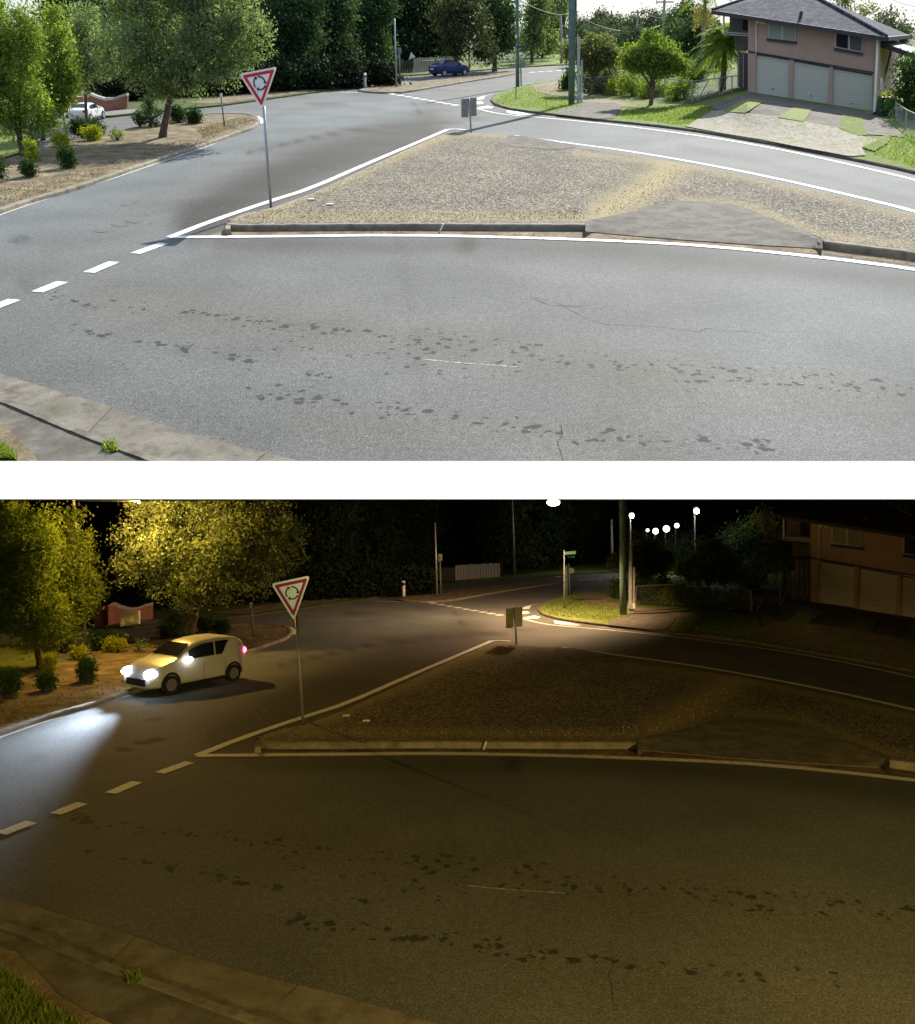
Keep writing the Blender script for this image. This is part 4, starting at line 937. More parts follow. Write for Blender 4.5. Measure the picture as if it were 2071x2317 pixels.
def fences(W):
    wire_fence(W, 'wire_fence', 'low chain wire fence with grey posts in front of garden', [(1320, 214, (2, 176)), (1400, 219, (0, 172)), (1452, 224, (0, 176)), (1506, 229, (-1, 177)), (1566, 235, (-1, 184))], 40)
    t, P, T = wire_fence(W, 'wire_gate', 'braced tubular gate standing open beside the driveway', [(1569, 237, (-2, 184)), (1628, 222, (0, 176)), (1657, 214, (0, 172)), (1684, 207, (-4, 170))], 45)
    for a, b in ((0, .55), (1, .5)):
        p = P[a] + (P[a + 1] - P[a]) * .12 + Vector((0, 0, .08)); q = T[a] + (T[a + 1] - T[a]) * .62; MB().tube([p, q], .028, 6).build('brace', 'grey_wood', W, t)
    wire_fence(W, 'side_fence', 'chain wire boundary fence running back at right frame edge', [(2012, 262, (4, 222)), (2030, 280, (-2, 232)), (2050, 300, (2, 248)), (2078, 326, (4, 262))], 50)
    # far fences beyond the blue car
    def paling(x0, x1, y0t, y1t, y0b, y1b, mat, label, step=6):
        pb = W.p((x0 + x1) / 2, (y0b + y1b) / 2); t = thing(W, 'paling_fence', label, 'fence', pb); Ya, Yb = W.p(x0, y0b).y, W.p(x1, y1b).y; mb = MB(); x = x0; r = W.rnd
        while x < x1 - 1:
            u0, u1 = (x - x0) / (x1 - x0), min(1, (x + step - .7 - x0) / (x1 - x0)); j = r.uniform(-.8, .8)
            A, B = W.at(x, y0b + (y1b - y0b) * u0, Ya + (Yb - Ya) * u0), W.at(x + step - .7, y0b + (y1b - y0b) * u1, Ya + (Yb - Ya) * u1)
            C, D = W.at(x + step - .7, y0t + (y1t - y0t) * u1 + j, B.y), W.at(x, y0t + (y1t - y0t) * u0 + j, A.y); mb.prism([A, B, C, D], (0, .06, 0)); x += step
        mb.build('palings', mat, W, t)
        MB().tube([W.at(x0, y0t + 8, Ya + .12), W.at(x1, y1t + 6, Yb + .12)], .06, 5).build('rail', mat, W, t)
    paling(936, 1028, 131, 127, 166, 158, 'timber_pale', 'pale timber paling fence behind the far lane' + (' and blue car' if not W.night else ''))
    paling(869, 935, 138, 136, 168, 166, 'timber_dark', 'dark weathered paling fence left of the pale fence')

def far_roof(W):
    Y = 120
    t = thing(W, 'house', 'distant low roof among trees above the pale fence', 'house', Vector((W.at(1022, 120, Y).x, Y, 0)))
    a, b, c, d = W.at(1010, 108, Y), W.at(1048, 106, Y), W.at(1042, 92, Y + 3), W.at(1016, 93, Y + 3)
    MB().prism([a, b, c, d], (0, 0, .2)).build('roof', 'grey_wood', W, t)
    A, B = W.at(1013, 108, Y + .6), W.at(1045, 106, Y + .6); MB().prism([Vector((A.x, A.y, 0)), Vector((B.x, B.y, 0)), B, A], (0, 3, 0)).build('wall', 'grey_cladding', W, t)
    Y = 150
    t = thing(W, 'house', 'far house with orange roof right of corner pole', 'house', Vector((W.at(1327, 60, Y).x, Y, 0)))
    a, b, c, d = W.at(1309, 57, Y), W.at(1343, 57, Y), W.at(1337, 50, Y + 3), W.at(1315, 50, Y + 3)
    simple('orange_tiles', (.5, .26, .16), .8); MB().prism([a, b, c, d], (0, 0, .2)).build('roof', 'orange_tiles', W, t)
    A, B = W.at(1311, 57, Y + .6), W.at(1341, 57, Y + .6); MB().prism([Vector((A.x, A.y, 0)), Vector((B.x, B.y, 0)), B, A], (0, 3, 0)).build('wall', 'white_paint', W, t)

# ------------------------------------------------------------------ cars
def car(W, wa, wb, body, label, hatch=False, length=None, lit=False, name='parked_car'):
    """wa, wb: ground contact of front and rear wheel on the seen side (layout units)"""
    A, B = W.g(*wa), W.g(*wb); fwd = (A - B); wbase = fwd.length; fwd.normalize(); s = wbase / 2.6
    side = Vector((fwd.y, -fwd.x, 0))
    if side.y > 0: side = -side            # towards the viewer
    org = (A + B) / 2 - side * .85 * s
    t = thing(W, name, label, 'car', org); Z = Vector((0, 0, 1))
    def P(x, y, z): return org + fwd * x * s + side * y * s + Z * z * s * (1.1 if hatch else 1)
    if hatch: top = [(-1.98, .95), (-1.9, 1.12), (-1.75, 1.34), (-1.5, 1.46), (-.9, 1.52), (-.1, 1.5), (.35, 1.4), (.95, 1.06), (1.15, .99), (1.6, .9), (1.95, .74), (2.02, .5)]
    else: top = [(-2.2, .72), (-2.12, .98), (-1.7, 1.04), (-1.45, 1.08), (-.9, 1.34), (-.45, 1.42), (.1, 1.41), (.45, 1.3), (1.1, 1.0), (1.5, .93), (2.0, .78), (2.15, .52)]
    rows = []
    xs = sorted(set([q[0] for q in top] + [-1.65, -1.3, -.6, .7, 1.3, 1.75]))
    for x in xs:
        zt = lerp_poly(top, x); e = abs(x) / 2.1; wd = .86 * (1 - .2 * max(0, e - .72) / .28) ; belt = min(zt - .02, .93 if abs(x) < 1.3 else zt - .03)
        belt = max(.42, belt)
        cab = zt > 1.1
        zl = .2 + .06 * max(0, e - .8) * 4
        inn = .8 if cab else .94
        h = zt - belt
        rows.append([(0, zl), (wd * .92, zl), (wd * .985, zl + .14), (wd, (zl + belt) / 2), (wd * .985, belt - .04), (wd * .955, belt), (wd * (.955 + (inn - .955) * .55), belt + h * .55), (wd * inn, belt + h * .9), (wd * inn * .85, zt), (0, zt + (.02 if cab else .02))])
    mb = MB(); k = len(rows[0])
    for sg in (1, -1):
        base = len(mb.v)
        for x, r_ in zip(xs, rows): mb.v += [tuple(P(x, y * sg, z)) for y, z in r_]
        for i in range(len(xs) - 1):
            for j in range(k - 1): mb.f.append((base + i * k + j, base + i * k + j + 1, base + (i + 1) * k + j + 1, base + (i + 1) * k + j))
        mb.f.append(tuple(base + j for j in range(k))); mb.f.append(tuple(base + (len(xs) - 1) * k + j for j in range(k)))
    bo = mb.build('body', body, W, t, smooth=True)
    ss = bo.modifiers.new('sub', 'SUBSURF'); ss.levels = 1; ss.render_levels = 1
    def surf(x, f, sg, out=.012):
        """point on the side glass area at height fraction f"""
        zt = lerp_poly(top, x); belt = .95; wd = .86 * (1 - .2 * max(0, abs(x) / 2.1 - .72) / .28); h = zt - belt; y0 = wd * .95; y1 = wd * .81
        return P(x, (y0 + (y1 - y0) * f + out) * sg, belt + h * f)
    segs = [(-1.45, -.55, .8), (-.48, .55, .8)] if hatch else [(-1.15, -.35, .78), (-.28, .68, .78)]
    if hatch: segs.append((-1.75, -1.52, .5))
    for x0, x1, f1 in segs:
        for sg in (1, -1):
            m = MB(); n = 8; V0 = []; V1 = []
            for i in range(n + 1):
                x = x0 + (x1 - x0) * i / n; V0.append(surf(x, .06, sg)); V1.append(surf(x, f1 * (1 if lerp_poly(top, x) > 1.25 else .7), sg, .03))
            for i in range(n): m.face([V0[i], V0[i + 1], V1[i + 1], V1[i]])
            m.build('side_window', 'glass_dark', W, t)
    def screen(xa, xb, nm):
        m = MB(); n = 6
        za, zb = lerp_poly(top, xa) + .035, lerp_poly(top, xb) + .035
        for i in range(n):
            u0, u1 = i / n, (i + 1) / n; X0, X1 = xa + (xb - xa) * u0, xa + (xb - xa) * u1; z0, z1 = lerp_poly(top, X0) + .035, lerp_poly(top, X1) + .035; y0, y1 = .7 - .1 * u0, .7 - .1 * u1
            m.face([P(X0, -y0, z0), P(X0, y0, z0), P(X1, y1, z1), P(X1, -y1, z1)])
        m.build(nm, 'glass_dark', W, t)
    if hatch: screen(.92, .38, 'windscreen'); screen(-1.86, -1.62, 'rear_window')
    else: screen(1.05, .48, 'windscreen'); screen(-1.38, -.88, 'rear_window')
    xf, xr = (2.0, -2.0) if hatch else (2.13, -2.22)
    MB().prism([P(xf - .12, y, z) for y, z in ((-.5, .32), (.5, .32), (.5, .52), (-.5, .52))], fwd * .16 * s).build('grille', 'sign_black', W, t)
    MB().prism([P(xr, y, z) for y, z in ((-.25, .6), (.25, .6), (.25, .72), (-.25, .72))], fwd * -.05).build('number_plate', 'white_paint', W, t)
    for x in (1.3, -1.3):
        for sg in (1, -1):
            wh = sub(MB().disc_cyl(P(x, sg * .78, .31), side, .31 * s, .2 * s, 24).build('wheel', 'tyre', W, t, smooth=False))
            MB().disc_cyl(P(x, sg * .885, .31), side, .2 * s, .02 * s, 20).build('rim', 'rim', W, wh)
            m = MB(); n = 14       # dark arch above the tyre
            for i in range(n):
                a0, a1 = math.pi * i / n, math.pi * (i + 1) / n
                m.face([P(x + math.cos(a) * r_, sg * .873, .31 + math.sin(a) * r_) for a, r_ in ((a0, .3), (a0, .375), (a1, .375), (a1, .3))])
            m.build('wheel_arch', 'sign_black', W, t)
    for sg in (1, -1):
        m = MB().ball((0, 0, 0), (.27 * s, .2 * s, .15 * s) if lit else (.16 * s, .1 * s, .08 * s), 7); c = P(1.86, sg * .6, .68); m.v = [tuple(c + fwd * v[0] + side * v[1] + Z * v[2]) for v in m.v]  # lit lens enlarged to stand in for its glare
        m.build('headlight', 'headlamp_lit' if lit else 'clear_lens', W, t, smooth=True)
        for hx_ in (.05, -.85):
            m = MB().prism([P(x, sg * .872, z) for x, z in ((hx_, .84), (hx_ - .18, .84), (hx_ - .18, .87), (hx_, .87))], side * (sg * .03)); m.build('door_handle', body, W, t)
        m = MB().prism([P(x, sg * .85, z) for x, z in ((-.95, .2), (.95, .2), (.95, .29), (-.95, .29))], side * (sg * .035)); m.build('sill', 'sign_black', W, t)
        m = MB().prism([P(x, sg * .868, z) for x, z in ((-.93, .32), (-.92, .32), (-.92, .9), (-.93, .9))], side * (-.004)); m.build('door_seam', 'sign_black', W, t)
        m = MB().ball((0, 0, 0), (.1 * s, .13 * s, .12 * s), 7); c = P(-1.9 if hatch else -2.05, sg * .68, .98 if hatch else .88); m.v = [tuple(c + fwd * v[0] + side * v[1] + Z * v[2]) for v in m.v]
        m.build('tail_light', 'tail_lit' if lit else 'red_lens', W, t, smooth=True)
        m = MB().ball((0, 0, 0), (.08 * s, .12 * s, .08 * s), 6); c = P(.62, sg * .95, 1.0); m.v = [tuple(c + fwd * v[0] + side * v[1] + Z * v[2]) for v in m.v]
        m.build('mirror', 'mirror_glow' if lit and sg == 1 else body, W, t, smooth=True)  # near side mirror of the lit car emits a pale glow
        m = MB().prism([P(x, sg * .868, z) for x, z in ((-.02, .3), (-.01, .3), (-.01, .9), (-.02, .9))], side * (-.004)); m.build('door_seam', 'sign_black', W, t)
    if lit:
        for sg in (1, -1):
            ld = bpy.data.lights.new('headlight_beam', 'SPOT'); ld.energy = 2600; ld.color = (.68, .82, 1.0); ld.spot_size = R(38); ld.spot_blend = 1.0; ld.shadow_soft_size = .05
            lo = bpy.data.objects.new('headlight_beam', ld); COL.objects.link(lo); c = P(2.15, sg * .6, .66)
            aim = (W.g(-330, 650, .25) - c).normalized(); rot = (-(aim)).to_track_quat('Z', 'Y').to_matrix().to_4x4(); lo.matrix_world = W.M @ Matrix.Translation(c) @ rot
    return t

# ------------------------------------------------------------------ ground, roads, verges
def ramp_z(x, y):
    b = lerp_poly([(1325, 523), (1531, 541), (1704, 553), (1862, 562)], x); t = lerp_poly([(1325, 500), (1434, 478), (1531, 454), (1666, 463), (1736, 490), (1862, 541)], x)
    side = .13 * max(0.0, 1 - min(x - 1325, 1862 - x) / 16)
    return .025 + max(side, .125 * min(1.0, max(0.0, (b - y) / max(1.0, b - t)) * 1.15))
def ground(W):
    lo = 1043.0 if not W.night else 1122.0
    bx = (-500, 2600)
    # endless ground sheet, a little below the roads
    a = W.g(0, lo).y; m = MB()
    far = 900 if not W.night else 230; wd = 700 if not W.night else 160
    m.face([(-wd, a, -.06), (wd, a, -.06), (wd, far, -.06), (-wd, far, -.06)]); m.build('ground', 'earth', W, kind='structure')
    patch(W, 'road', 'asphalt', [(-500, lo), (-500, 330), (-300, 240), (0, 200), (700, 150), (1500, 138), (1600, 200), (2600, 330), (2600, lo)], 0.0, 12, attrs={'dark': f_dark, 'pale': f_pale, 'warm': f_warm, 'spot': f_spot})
    # left dry verge (an island between two roads)
    nose = [(-300, 600), (-120, 514), (0, 472), (77, 446), (154, 426), (231, 401), (346, 362), (461, 325), (538, 297), (577, 285), (589, 272), (583, 262), (560, 256), (500, 255), (454, 258), (380, 268), (308, 286), (231, 302), (160, 318), (60, 345), (-100, 390), (-400, 470)]
    patch(W, 'verge', 'dry_verge', nose, .1, 14, skirt=-.05)
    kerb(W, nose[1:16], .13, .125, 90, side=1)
    ribbon(W, 'road_line', 'line_paint', [(-120, 528), (0, 484), (77, 457), (231, 411), (346, 371), (461, 333), (500, 317)], .16, n=50)
    ribbon(W, 'road_line', 'line_paint', [(575, 261), (586, 264), (594, 272), (590, 279)], .2, n=14, z=.005)
    patch(W, 'grass', 'lawn', [(-400, 425), (-400, 320), (0, 300), (60, 300), (90, 318), (60, 340), (-100, 392)], .115, 14)
    # far side verge under the wall of trees
    fv = [(-500, 262), (-100, 262), (250, 262), (380, 248), (500, 237), (632, 219), (764, 200), (813, 193), (909, 171), (1061, 160), (1176, 151), (1286, 145), (1420, 138), (1420, 62), (-500, 62)]
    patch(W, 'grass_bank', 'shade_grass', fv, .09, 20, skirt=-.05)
    patch(W, 'dry_strip', 'dry_verge', [(500, 234), (632, 216), (764, 197), (813, 190), (860, 180), (850, 172), (700, 190), (560, 212), (420, 232)], .1, 14)
    patch(W, 'mown_grass', 'lawn', [(1040, 161), (1180, 149), (1300, 143), (1300, 112), (1262, 112), (1215, 128), (1150, 143), (1060, 152), (830, 178), (850, 183), (909, 169)], .1, 14)
    patch(W, 'driveway', 'concrete', [(232, 262), (300, 255), (310, 246), (225, 252)], .098, 10)
    # splitter island with dry grass far away
    md = [(810, 203), (840, 207), (909, 208), (1000, 192), (1066, 181), (1154, 168), (1182, 160), (1176, 157), (1110, 164), (1000, 177), (896, 190), (830, 197)]
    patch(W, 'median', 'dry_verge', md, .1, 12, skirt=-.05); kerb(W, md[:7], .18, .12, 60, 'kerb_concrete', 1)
    ribbon(W, 'road_line', 'line_paint', [(765, 208), (830, 209), (879, 211), (900, 213)], .16, n=20)
    # right hand block
    blk = [(1286, 158), (1262, 180), (1209, 188), (1165, 197), (1135, 206), (1116, 216), (1110, 224), (1120, 234), (1154, 244), (1220, 253), (1286, 261), (1330, 267), (1400, 273), (1550, 289), (1636, 303), (1722, 318), (1808, 332), (1922, 355), (2008, 372), (2071, 386), (2300, 440), (2600, 520), (2600, 120), (2000, 100), (1500, 100), (1400, 120)]
    patch(W, 'grass', 'lawn', blk, .1, 12, skirt=-.05)
    kerb(W, blk[1:22], .12, .105, 140, 'dark_kerb', 1)
    ribbon(W, 'channel', 'concrete', [(1240, 262), (1330, 273), (1400, 279), (1550, 296), (1636, 310), (1722, 325), (1808, 340), (1922, 363), (2071, 395), (2300, 450)], .3, z=.003, n=60)
    patch(W, 'footpath', 'path_soil', [(1205, 194), (1262, 182), (1290, 183), (1292, 222), (1215, 208)], .125, 10)
    patch(W, 'footpath', 'path_soil', [(1292, 222), (1320, 218), (1400, 228), (1440, 238), (1472, 246), (1400, 240), (1325, 232)], .125, 10)
    patch(W, 'driveway', 'old_concrete', [(1260, 258), (1262, 249), (1324, 230), (1393, 232), (1408, 242), (1388, 268), (1350, 268)], .13, 10)
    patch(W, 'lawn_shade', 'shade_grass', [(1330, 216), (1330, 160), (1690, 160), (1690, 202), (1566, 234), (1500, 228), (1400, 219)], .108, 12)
    Q = lambda pts: [(1550 + x * .28626, y * .28626) for x, y in pts]
    patch(W, 'driveway', 'old_concrete', Q([(170, 838), (320, 790), (440, 755), (520, 725), (1510, 900), (1760, 1085), (1600, 1070), (1420, 1060), (1230, 1020), (940, 960), (300, 885)]), .125, 10)
    patch(W, 'cobbled_apron', 'cobble', Q([(0, 995), (30, 980), (110, 935), (210, 875), (300, 872), (740, 920), (940, 955), (1230, 1015), (1380, 1065), (1540, 1105), (1500, 1150), (1400, 1160), (1430, 1225), (1300, 1232), (850, 1150), (600, 1100), (300, 1052)]), .136, 10)
    patch(W, 'grass_strip', 'straw_grass', Q([(310, 880), (420, 800), (520, 785), (630, 795), (480, 890)]), .146, 10)
    patch(W, 'grass_strip', 'straw_grass', Q([(735, 925), (850, 850), (1010, 856), (940, 960)]), .146, 10)
    patch(W, 'grass_strip', 'lawn', Q([(1225, 1015), (1245, 895), (1400, 925), (1440, 1065), (1380, 1070)]), .146, 10)
    patch(W, 'grass_strip', 'lawn', Q([(1400, 1160), (1540, 1100), (1570, 1070), (1640, 1060), (1600, 1130), (1500, 1190)]), .15, 10)
    # the big gravel island
    isl = [(515, 497), (560, 480), (615, 470), (700, 440), (820, 385), (920, 338), (990, 307), (1020, 299), (1060, 300), (1148, 307), (1190, 315), (1286, 331), (1320, 335), (1543, 369), (1736, 408), (1929, 452), (2071, 488), (2300, 560), (2300, 640), (2071, 572), (1865, 546), (1859, 538), (1736, 490), (1666, 463), (1531, 454), (1434, 478), (1325, 506), (1100, 505), (900, 504), (700, 504), (530, 506)]
    patch(W, 'traffic_island', 'gravel', isl, .13, 14, skirt=-.05, attrs={'straw': f_straw})
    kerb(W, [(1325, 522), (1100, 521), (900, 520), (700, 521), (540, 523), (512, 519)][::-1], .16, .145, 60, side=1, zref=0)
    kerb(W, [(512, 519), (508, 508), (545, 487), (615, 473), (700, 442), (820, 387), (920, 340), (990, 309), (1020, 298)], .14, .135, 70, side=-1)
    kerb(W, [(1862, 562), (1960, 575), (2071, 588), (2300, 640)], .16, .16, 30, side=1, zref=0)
    patch(W, 'ramp', 'old_concrete', [(1325, 523), (1325, 500), (1434, 478), (1490, 462), (1531, 454), (1600, 456), (1666, 463), (1700, 474), (1736, 490), (1800, 514), (1862, 541), (1862, 562), (1704, 553), (1531, 541), (1400, 530)], ramp_z, 10, skirt=-.02)
    patch(W, 'concrete_pad', 'old_concrete', [(1150, 305), (1190, 308), (1250, 318), (1315, 331), (1262, 338), (1190, 334), (1140, 328)], .14, 10)
    # gutter strip with rubbish between island kerb and white line
    patch(W, 'gutter', 'dry_verge', [(470, 533), (508, 521), (700, 523), (900, 522), (1325, 525), (1531, 542), (1704, 555), (1862, 564), (2071, 590), (2300, 642), (2300, 655), (2071, 601), (1865, 575), (1608, 556), (1415, 543), (1157, 533), (900, 529)], .006, 14)
    # painted lines
    def line(pts, wd, n=70, mat='line_paint', z=.012, smooth=1): return ribbon(W, 'road_line', mat, pts, wd * 1.55, z, n, wob=.08, smooth=smooth)
    line([(385, 536), (650, 534), (900, 531), (1157, 536), (1415, 545), (1608, 556), (1865, 582), (2071, 608), (2300, 650)], .15, 110, z=.013)
    line([(385, 536), (477, 500), (615, 453), (700, 427), (830, 370), (958, 316), (1014, 292)], .15, 80)
    line([(1012, 292.5), (1030, 291), (1054, 293)], .13, 12, z=.017)
    line([(1164, 306), (1286, 323), (1400, 338), (1543, 361), (1736, 398), (1929, 442), (2071, 477), (2300, 545)], .15, 90)
    line([(1077, 244), (1105, 252), (1143, 259), (1207, 264), (1286, 271), (1400, 283), (1550, 302), (1664, 319), (1808, 346), (1951, 378), (2071, 406), (2300, 470)], .12, 100)
    for a, b in (((306, 573), (370, 550)), ((201, 616), (258, 592)), ((84, 660), (141, 637)), ((-32, 702), (33, 677)), ((-150, 745), (-85, 722))):
        line([a, b], .17, 8, 'line_paint', smooth=0)
    for i in range(9):
        x = 884 + i * 17.6; y = 211.5 + i * 3.1; line([(x, y), (x + 10, y + 1.8)], .3, 4, z=.012, smooth=0)
    for i in range(5):
        x = 1198 + i * 20; y = 163.5 - i * 1.2; line([(x, y), (x + 13, y - .8)], .32, 4, smooth=0)
    def mark(pts): patch(W, 'road_marking', 'line_paint', pts, .014, 20)
    mark([(1078, 222), (1088, 218.5), (1122, 211), (1098, 217), (1094, 224), (1080, 225)]); mark([(1079, 229.5), (1090, 228.5), (1095, 233), (1086, 235.5), (1078, 235.5)])
    mark([(1080, 243), (1104, 238.5), (1118, 241), (1112, 245), (1090, 245)]); mark([(1146, 249), (1180, 253.5), (1206, 260), (1170, 258.5), (1148, 255)])
    for pts in ([(60, 1060), (60, 1060)],): pass
    # near kerb and channel bottom left
    edge = [(-300, 795), (-120, 816), (0, 845), (115, 880), (231, 913), (346, 954), (461, 988), (577, 1019), (681, 1043), (790, 1074), (898, 1107), (960, 1128)]
    back = [(-300, 842), (-120, 866), (0, 896), (58, 919), (173, 968), (288, 1011), (375, 1043), (470, 1078), (563, 1107), (610, 1128)]
    cut_ = lambda L_: L_
    E_, B_ = cut_(edge), cut_(back)
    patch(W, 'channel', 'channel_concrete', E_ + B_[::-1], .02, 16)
    path = [(-300, 900), (-120, 915), (0, 954), (60, 1010), (87, 1043), (150, 1080), (205, 1107), (240, 1128)]
    P_ = cut_(path)
    patch(W, 'footpath', 'old_concrete', B_ + P_[::-1], .08, 16, skirt=-.03)
    n_ = 55
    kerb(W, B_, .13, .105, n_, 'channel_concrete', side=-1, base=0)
    patch(W, 'verge', 'dry_verge', P_ + [(-400, 1128), (-400, 900)], .095, 16, skirt=-.03)
    patch(W, 'grass', 'lawn', [(-400, 960), (-120, 975), (0, 1010), (18, 1028), (30, 1043), (80, 1085), (130, 1128), (-400, 1128)], .104, 16)
    # cracks, a scratched white line, patches
    def crack(pts, wd=.008): ribbon(W, 'road_crack', 'crack', pts, wd, .003, 40, wob=1.2, smooth=0)
    crack([(1200, 672), (1260, 684), (1330, 722), (1370, 734), (1440, 737), (1500, 740), (1580, 751), (1600, 742), (1650, 748), (1720, 752)], .006)
    crack([(1270, 962), (1273, 985), (1262, 1000), (1268, 1020), (1275, 1043 if not W.night else 1080)]); crack([(1210, 676), (1240, 690), (1330, 694)], .009)
    for q in ([(255, 921), (200, 978)], [(600, 1026), (560, 1060)]): ribbon(W, 'kerb_joint', 'crack', q, .008, .024, 20, wob=1.2, smooth=0)
    crack([(250, 395), (400, 360), (520, 345)], .006)
    ribbon(W, 'road_scratch', 'worn_paint', [(962, 813), (1060, 822), (1170, 829)], .02, .004, 30, wob=1.5, smooth=0)
    for (a, b) in ((230, 522), (270, 508), (300, 500)):
        r = W.rnd; pts = [(a + 24 * math.cos(q) * r.uniform(.6, 1), b + 5 * math.sin(q) * r.uniform(.6, 1)) for q in [k * math.pi / 7 for k in range(14)]]; patch(W, 'worn_patch', 'worn_asphalt', pts, .004 + (a % 7) * .0006, 20)
    pts = [(270, 463), (290, 457), (318, 452), (312, 459), (285, 466)]; patch(W, 'worn_patch', 'worn_asphalt', pts, .005, 20)

def litter(W):
    g = W.np
    # blades and tufts of grass on the right hand block, straw along edges, leaves in the gutters
    def strew(name, mat, lab_, polys, n, size, h, kind='stuff', z=.11, cat='grass'):
        V = []; T = []; r = W.rnd
        for poly, share in polys:
            xs = [q[0] for q in poly]; ys = [q[1] for q in poly]; k = 0; tgt = int(n * share)
            cand = np.stack([g.uniform(min(xs), max(xs), tgt * 4), g.uniform(min(ys), max(ys), tgt * 4)], 1); cand = cand[inside(cand, poly)][:tgt]
            for x, y in cand:
                p = W.p(x, y, z)
                if h > 0:
                    a = r.uniform(0, 6.28); d = Vector((math.cos(a), math.sin(a), 0)) * size; l = Vector((r.gauss(0, .35), r.gauss(0, .35), 1)) * h * r.uniform(.5, 1.3)
                    V.append((p - d, p + d, p + l))
                else:
                    a = r.uniform(0, 6.28); d = Vector((math.cos(a), math.sin(a), r.gauss(0, .3))) * size * r.uniform(.5, 1.3); e = Vector((-d.y, d.x, r.gauss(0, .3) * size)) * .6
                    p = p + Vector((0, 0, size * .5)); V.append((p - d, p + e, p + d))
                T.append(min(1, max(0, r.gauss(.5, .25))))
        me = bpy.data.meshes.new(name); A = np.array([[tuple(v) for v in q] for q in V])
        me.from_pydata(A.reshape(-1, 3).tolist(), [], [tuple(range(3 * i, 3 * i + 3)) for i in range(len(A))])
        at_ = me.attributes.new('tone', 'FLOAT', 'POINT'); at_.data.foreach_set('value', np.repeat(np.array(T), 3).astype(np.float32)); me.materials.append(MATS[mat])
        o = bpy.data.objects.new(name, me); COL.objects.link(o); o.matrix_world = W.M; tag(o, lab_ + ' ' + W.view, cat, None, kind)
    blk = [(1120, 226), (1165, 200), (1290, 190), (1300, 235), (1330, 240), (1260, 250), (1140, 238)]; blk2 = [(1400, 266), (1420, 240), (1480, 244), (1620, 240), (1560, 285)]; blk3 = [(1950, 340), (1960, 318), (2071, 300), (2200, 330), (2200, 400), (2071, 380)]
    strew('grass', 'leaf_bright', 'short green lawn grass on the right hand block', [(blk, .35), (blk2, .35), (blk3, .3)], 9000, .02, .09)
    strew('dry_grass', 'leaf_straw', 'straw coloured tufts along the dry verge kerb', [([(0, 470), (231, 395), (461, 318), (560, 285), (560, 270), (300, 350), (0, 430)], .6), ([(-60, 460), (0, 470), (0, 400), (-60, 420)], .1), ([(460, 312), (580, 272), (560, 262), (440, 290)], .3)], 4500, .02, .045, z=.1)
    strew('straw', 'leaf_straw', 'dry straw along the edges of gravel island', [([(540, 494), (620, 476), (900, 350), (1010, 305), (1020, 312), (900, 370), (650, 480), (600, 494)], .35), ([(540, 495), (1325, 496), (1325, 470), (1100, 484), (620, 474)], .25), ([(1345, 492), (1400, 480), (1500, 440), (1560, 372), (1520, 372), (1420, 428), (1350, 470)], .1)], 4500, .016, .03, z=.13)
    strew('leaf_litter', 'leaf_red', 'reddish dead leaves lying in the gutter along the island', [([(505, 526), (900, 523), (1325, 527), (1600, 550), (1865, 566), (2071, 592), (2071, 602), (1865, 576), (1600, 557), (900, 530)], .75), ([(700, 494), (1300, 496), (1300, 480), (760, 480)], .25)], 1500, .03, 0, z=.012, cat='leaf litter')
    strew('fallen_leaves', 'leaf_straw', 'pale fallen leaves scattered over the left lane', [([(560, 400), (900, 310), (980, 300), (860, 360), (620, 450), (400, 525), (260, 540), (330, 470)], 1)], 110, .035, 0, z=.01, cat='leaf litter')
    near = [(0, 1008), (24, 1028), (40, 1043), (0, 1043)] if not W.night else [(-34, 990), (0, 1010), (36, 1043), (90, 1085), (140, 1115), (-34, 1120)]
    strew('long_grass', 'leaf_bright', 'green grass in the bottom left corner by footpath', [(near, 1)], 2500, .008, .08, z=.09)
    strew('weeds', 'leaf_bright', 'tuft of weeds growing in the kerb joint bottom left', [([(232, 1005), (262, 1003), (268, 1022), (240, 1026)], 1)], 140, .014, .07, z=.08, cat='weeds')
    for x, y, lb in ((746, 463, 'white scrap of paper lying on the gravel near the sign'), (703, 452, 'smaller pale scrap lying on gravel')):
        p = W.p(x, y, .15); m = MB().prism([p + Vector((a, b, 0)) for a, b in ((-.09, -.04), (.1, -.05), (.08, .06), (-.07, .05))], (.01, 0, .03)); o = m.build('paper_scrap', 'litter_white', W); tag(o, lb + ' ' + W.view, 'litter')
    p0 = W.p(996, 523, .02); p1 = W.at(1003, 506, p0.y - .03); o = MB().tube([p0, p1], .02, 6).build('white_stick', 'litter_white', W); tag(o, 'white stick leaning on the island kerb ' + W.view, 'stick')

def build(W):
    ground(W); left_side(W); background_trees(W); back_wood(W); right_garden(W); house(W); street_furniture(W)
    fences(W); far_roof(W); give_way_sign(W); hazard_boards(W); litter(W); wheelie_bin(W)

build(DAY)
car(DAY, (1052, 171), (1006, 173), 'blue_car_paint', 'dark blue sedan driving on the far lane past pale fence')
car(DAY, (236, 269), (208, 276), 'white_car_paint', 'white sedan parked by the brick fence behind hedge')
build(NIGHT)
car(NIGHT, (330, 408), (463, 381), 'white_car_paint', 'white hatchback with blazing headlights passing the dry verge', hatch=True, lit=True, name='hatchback')

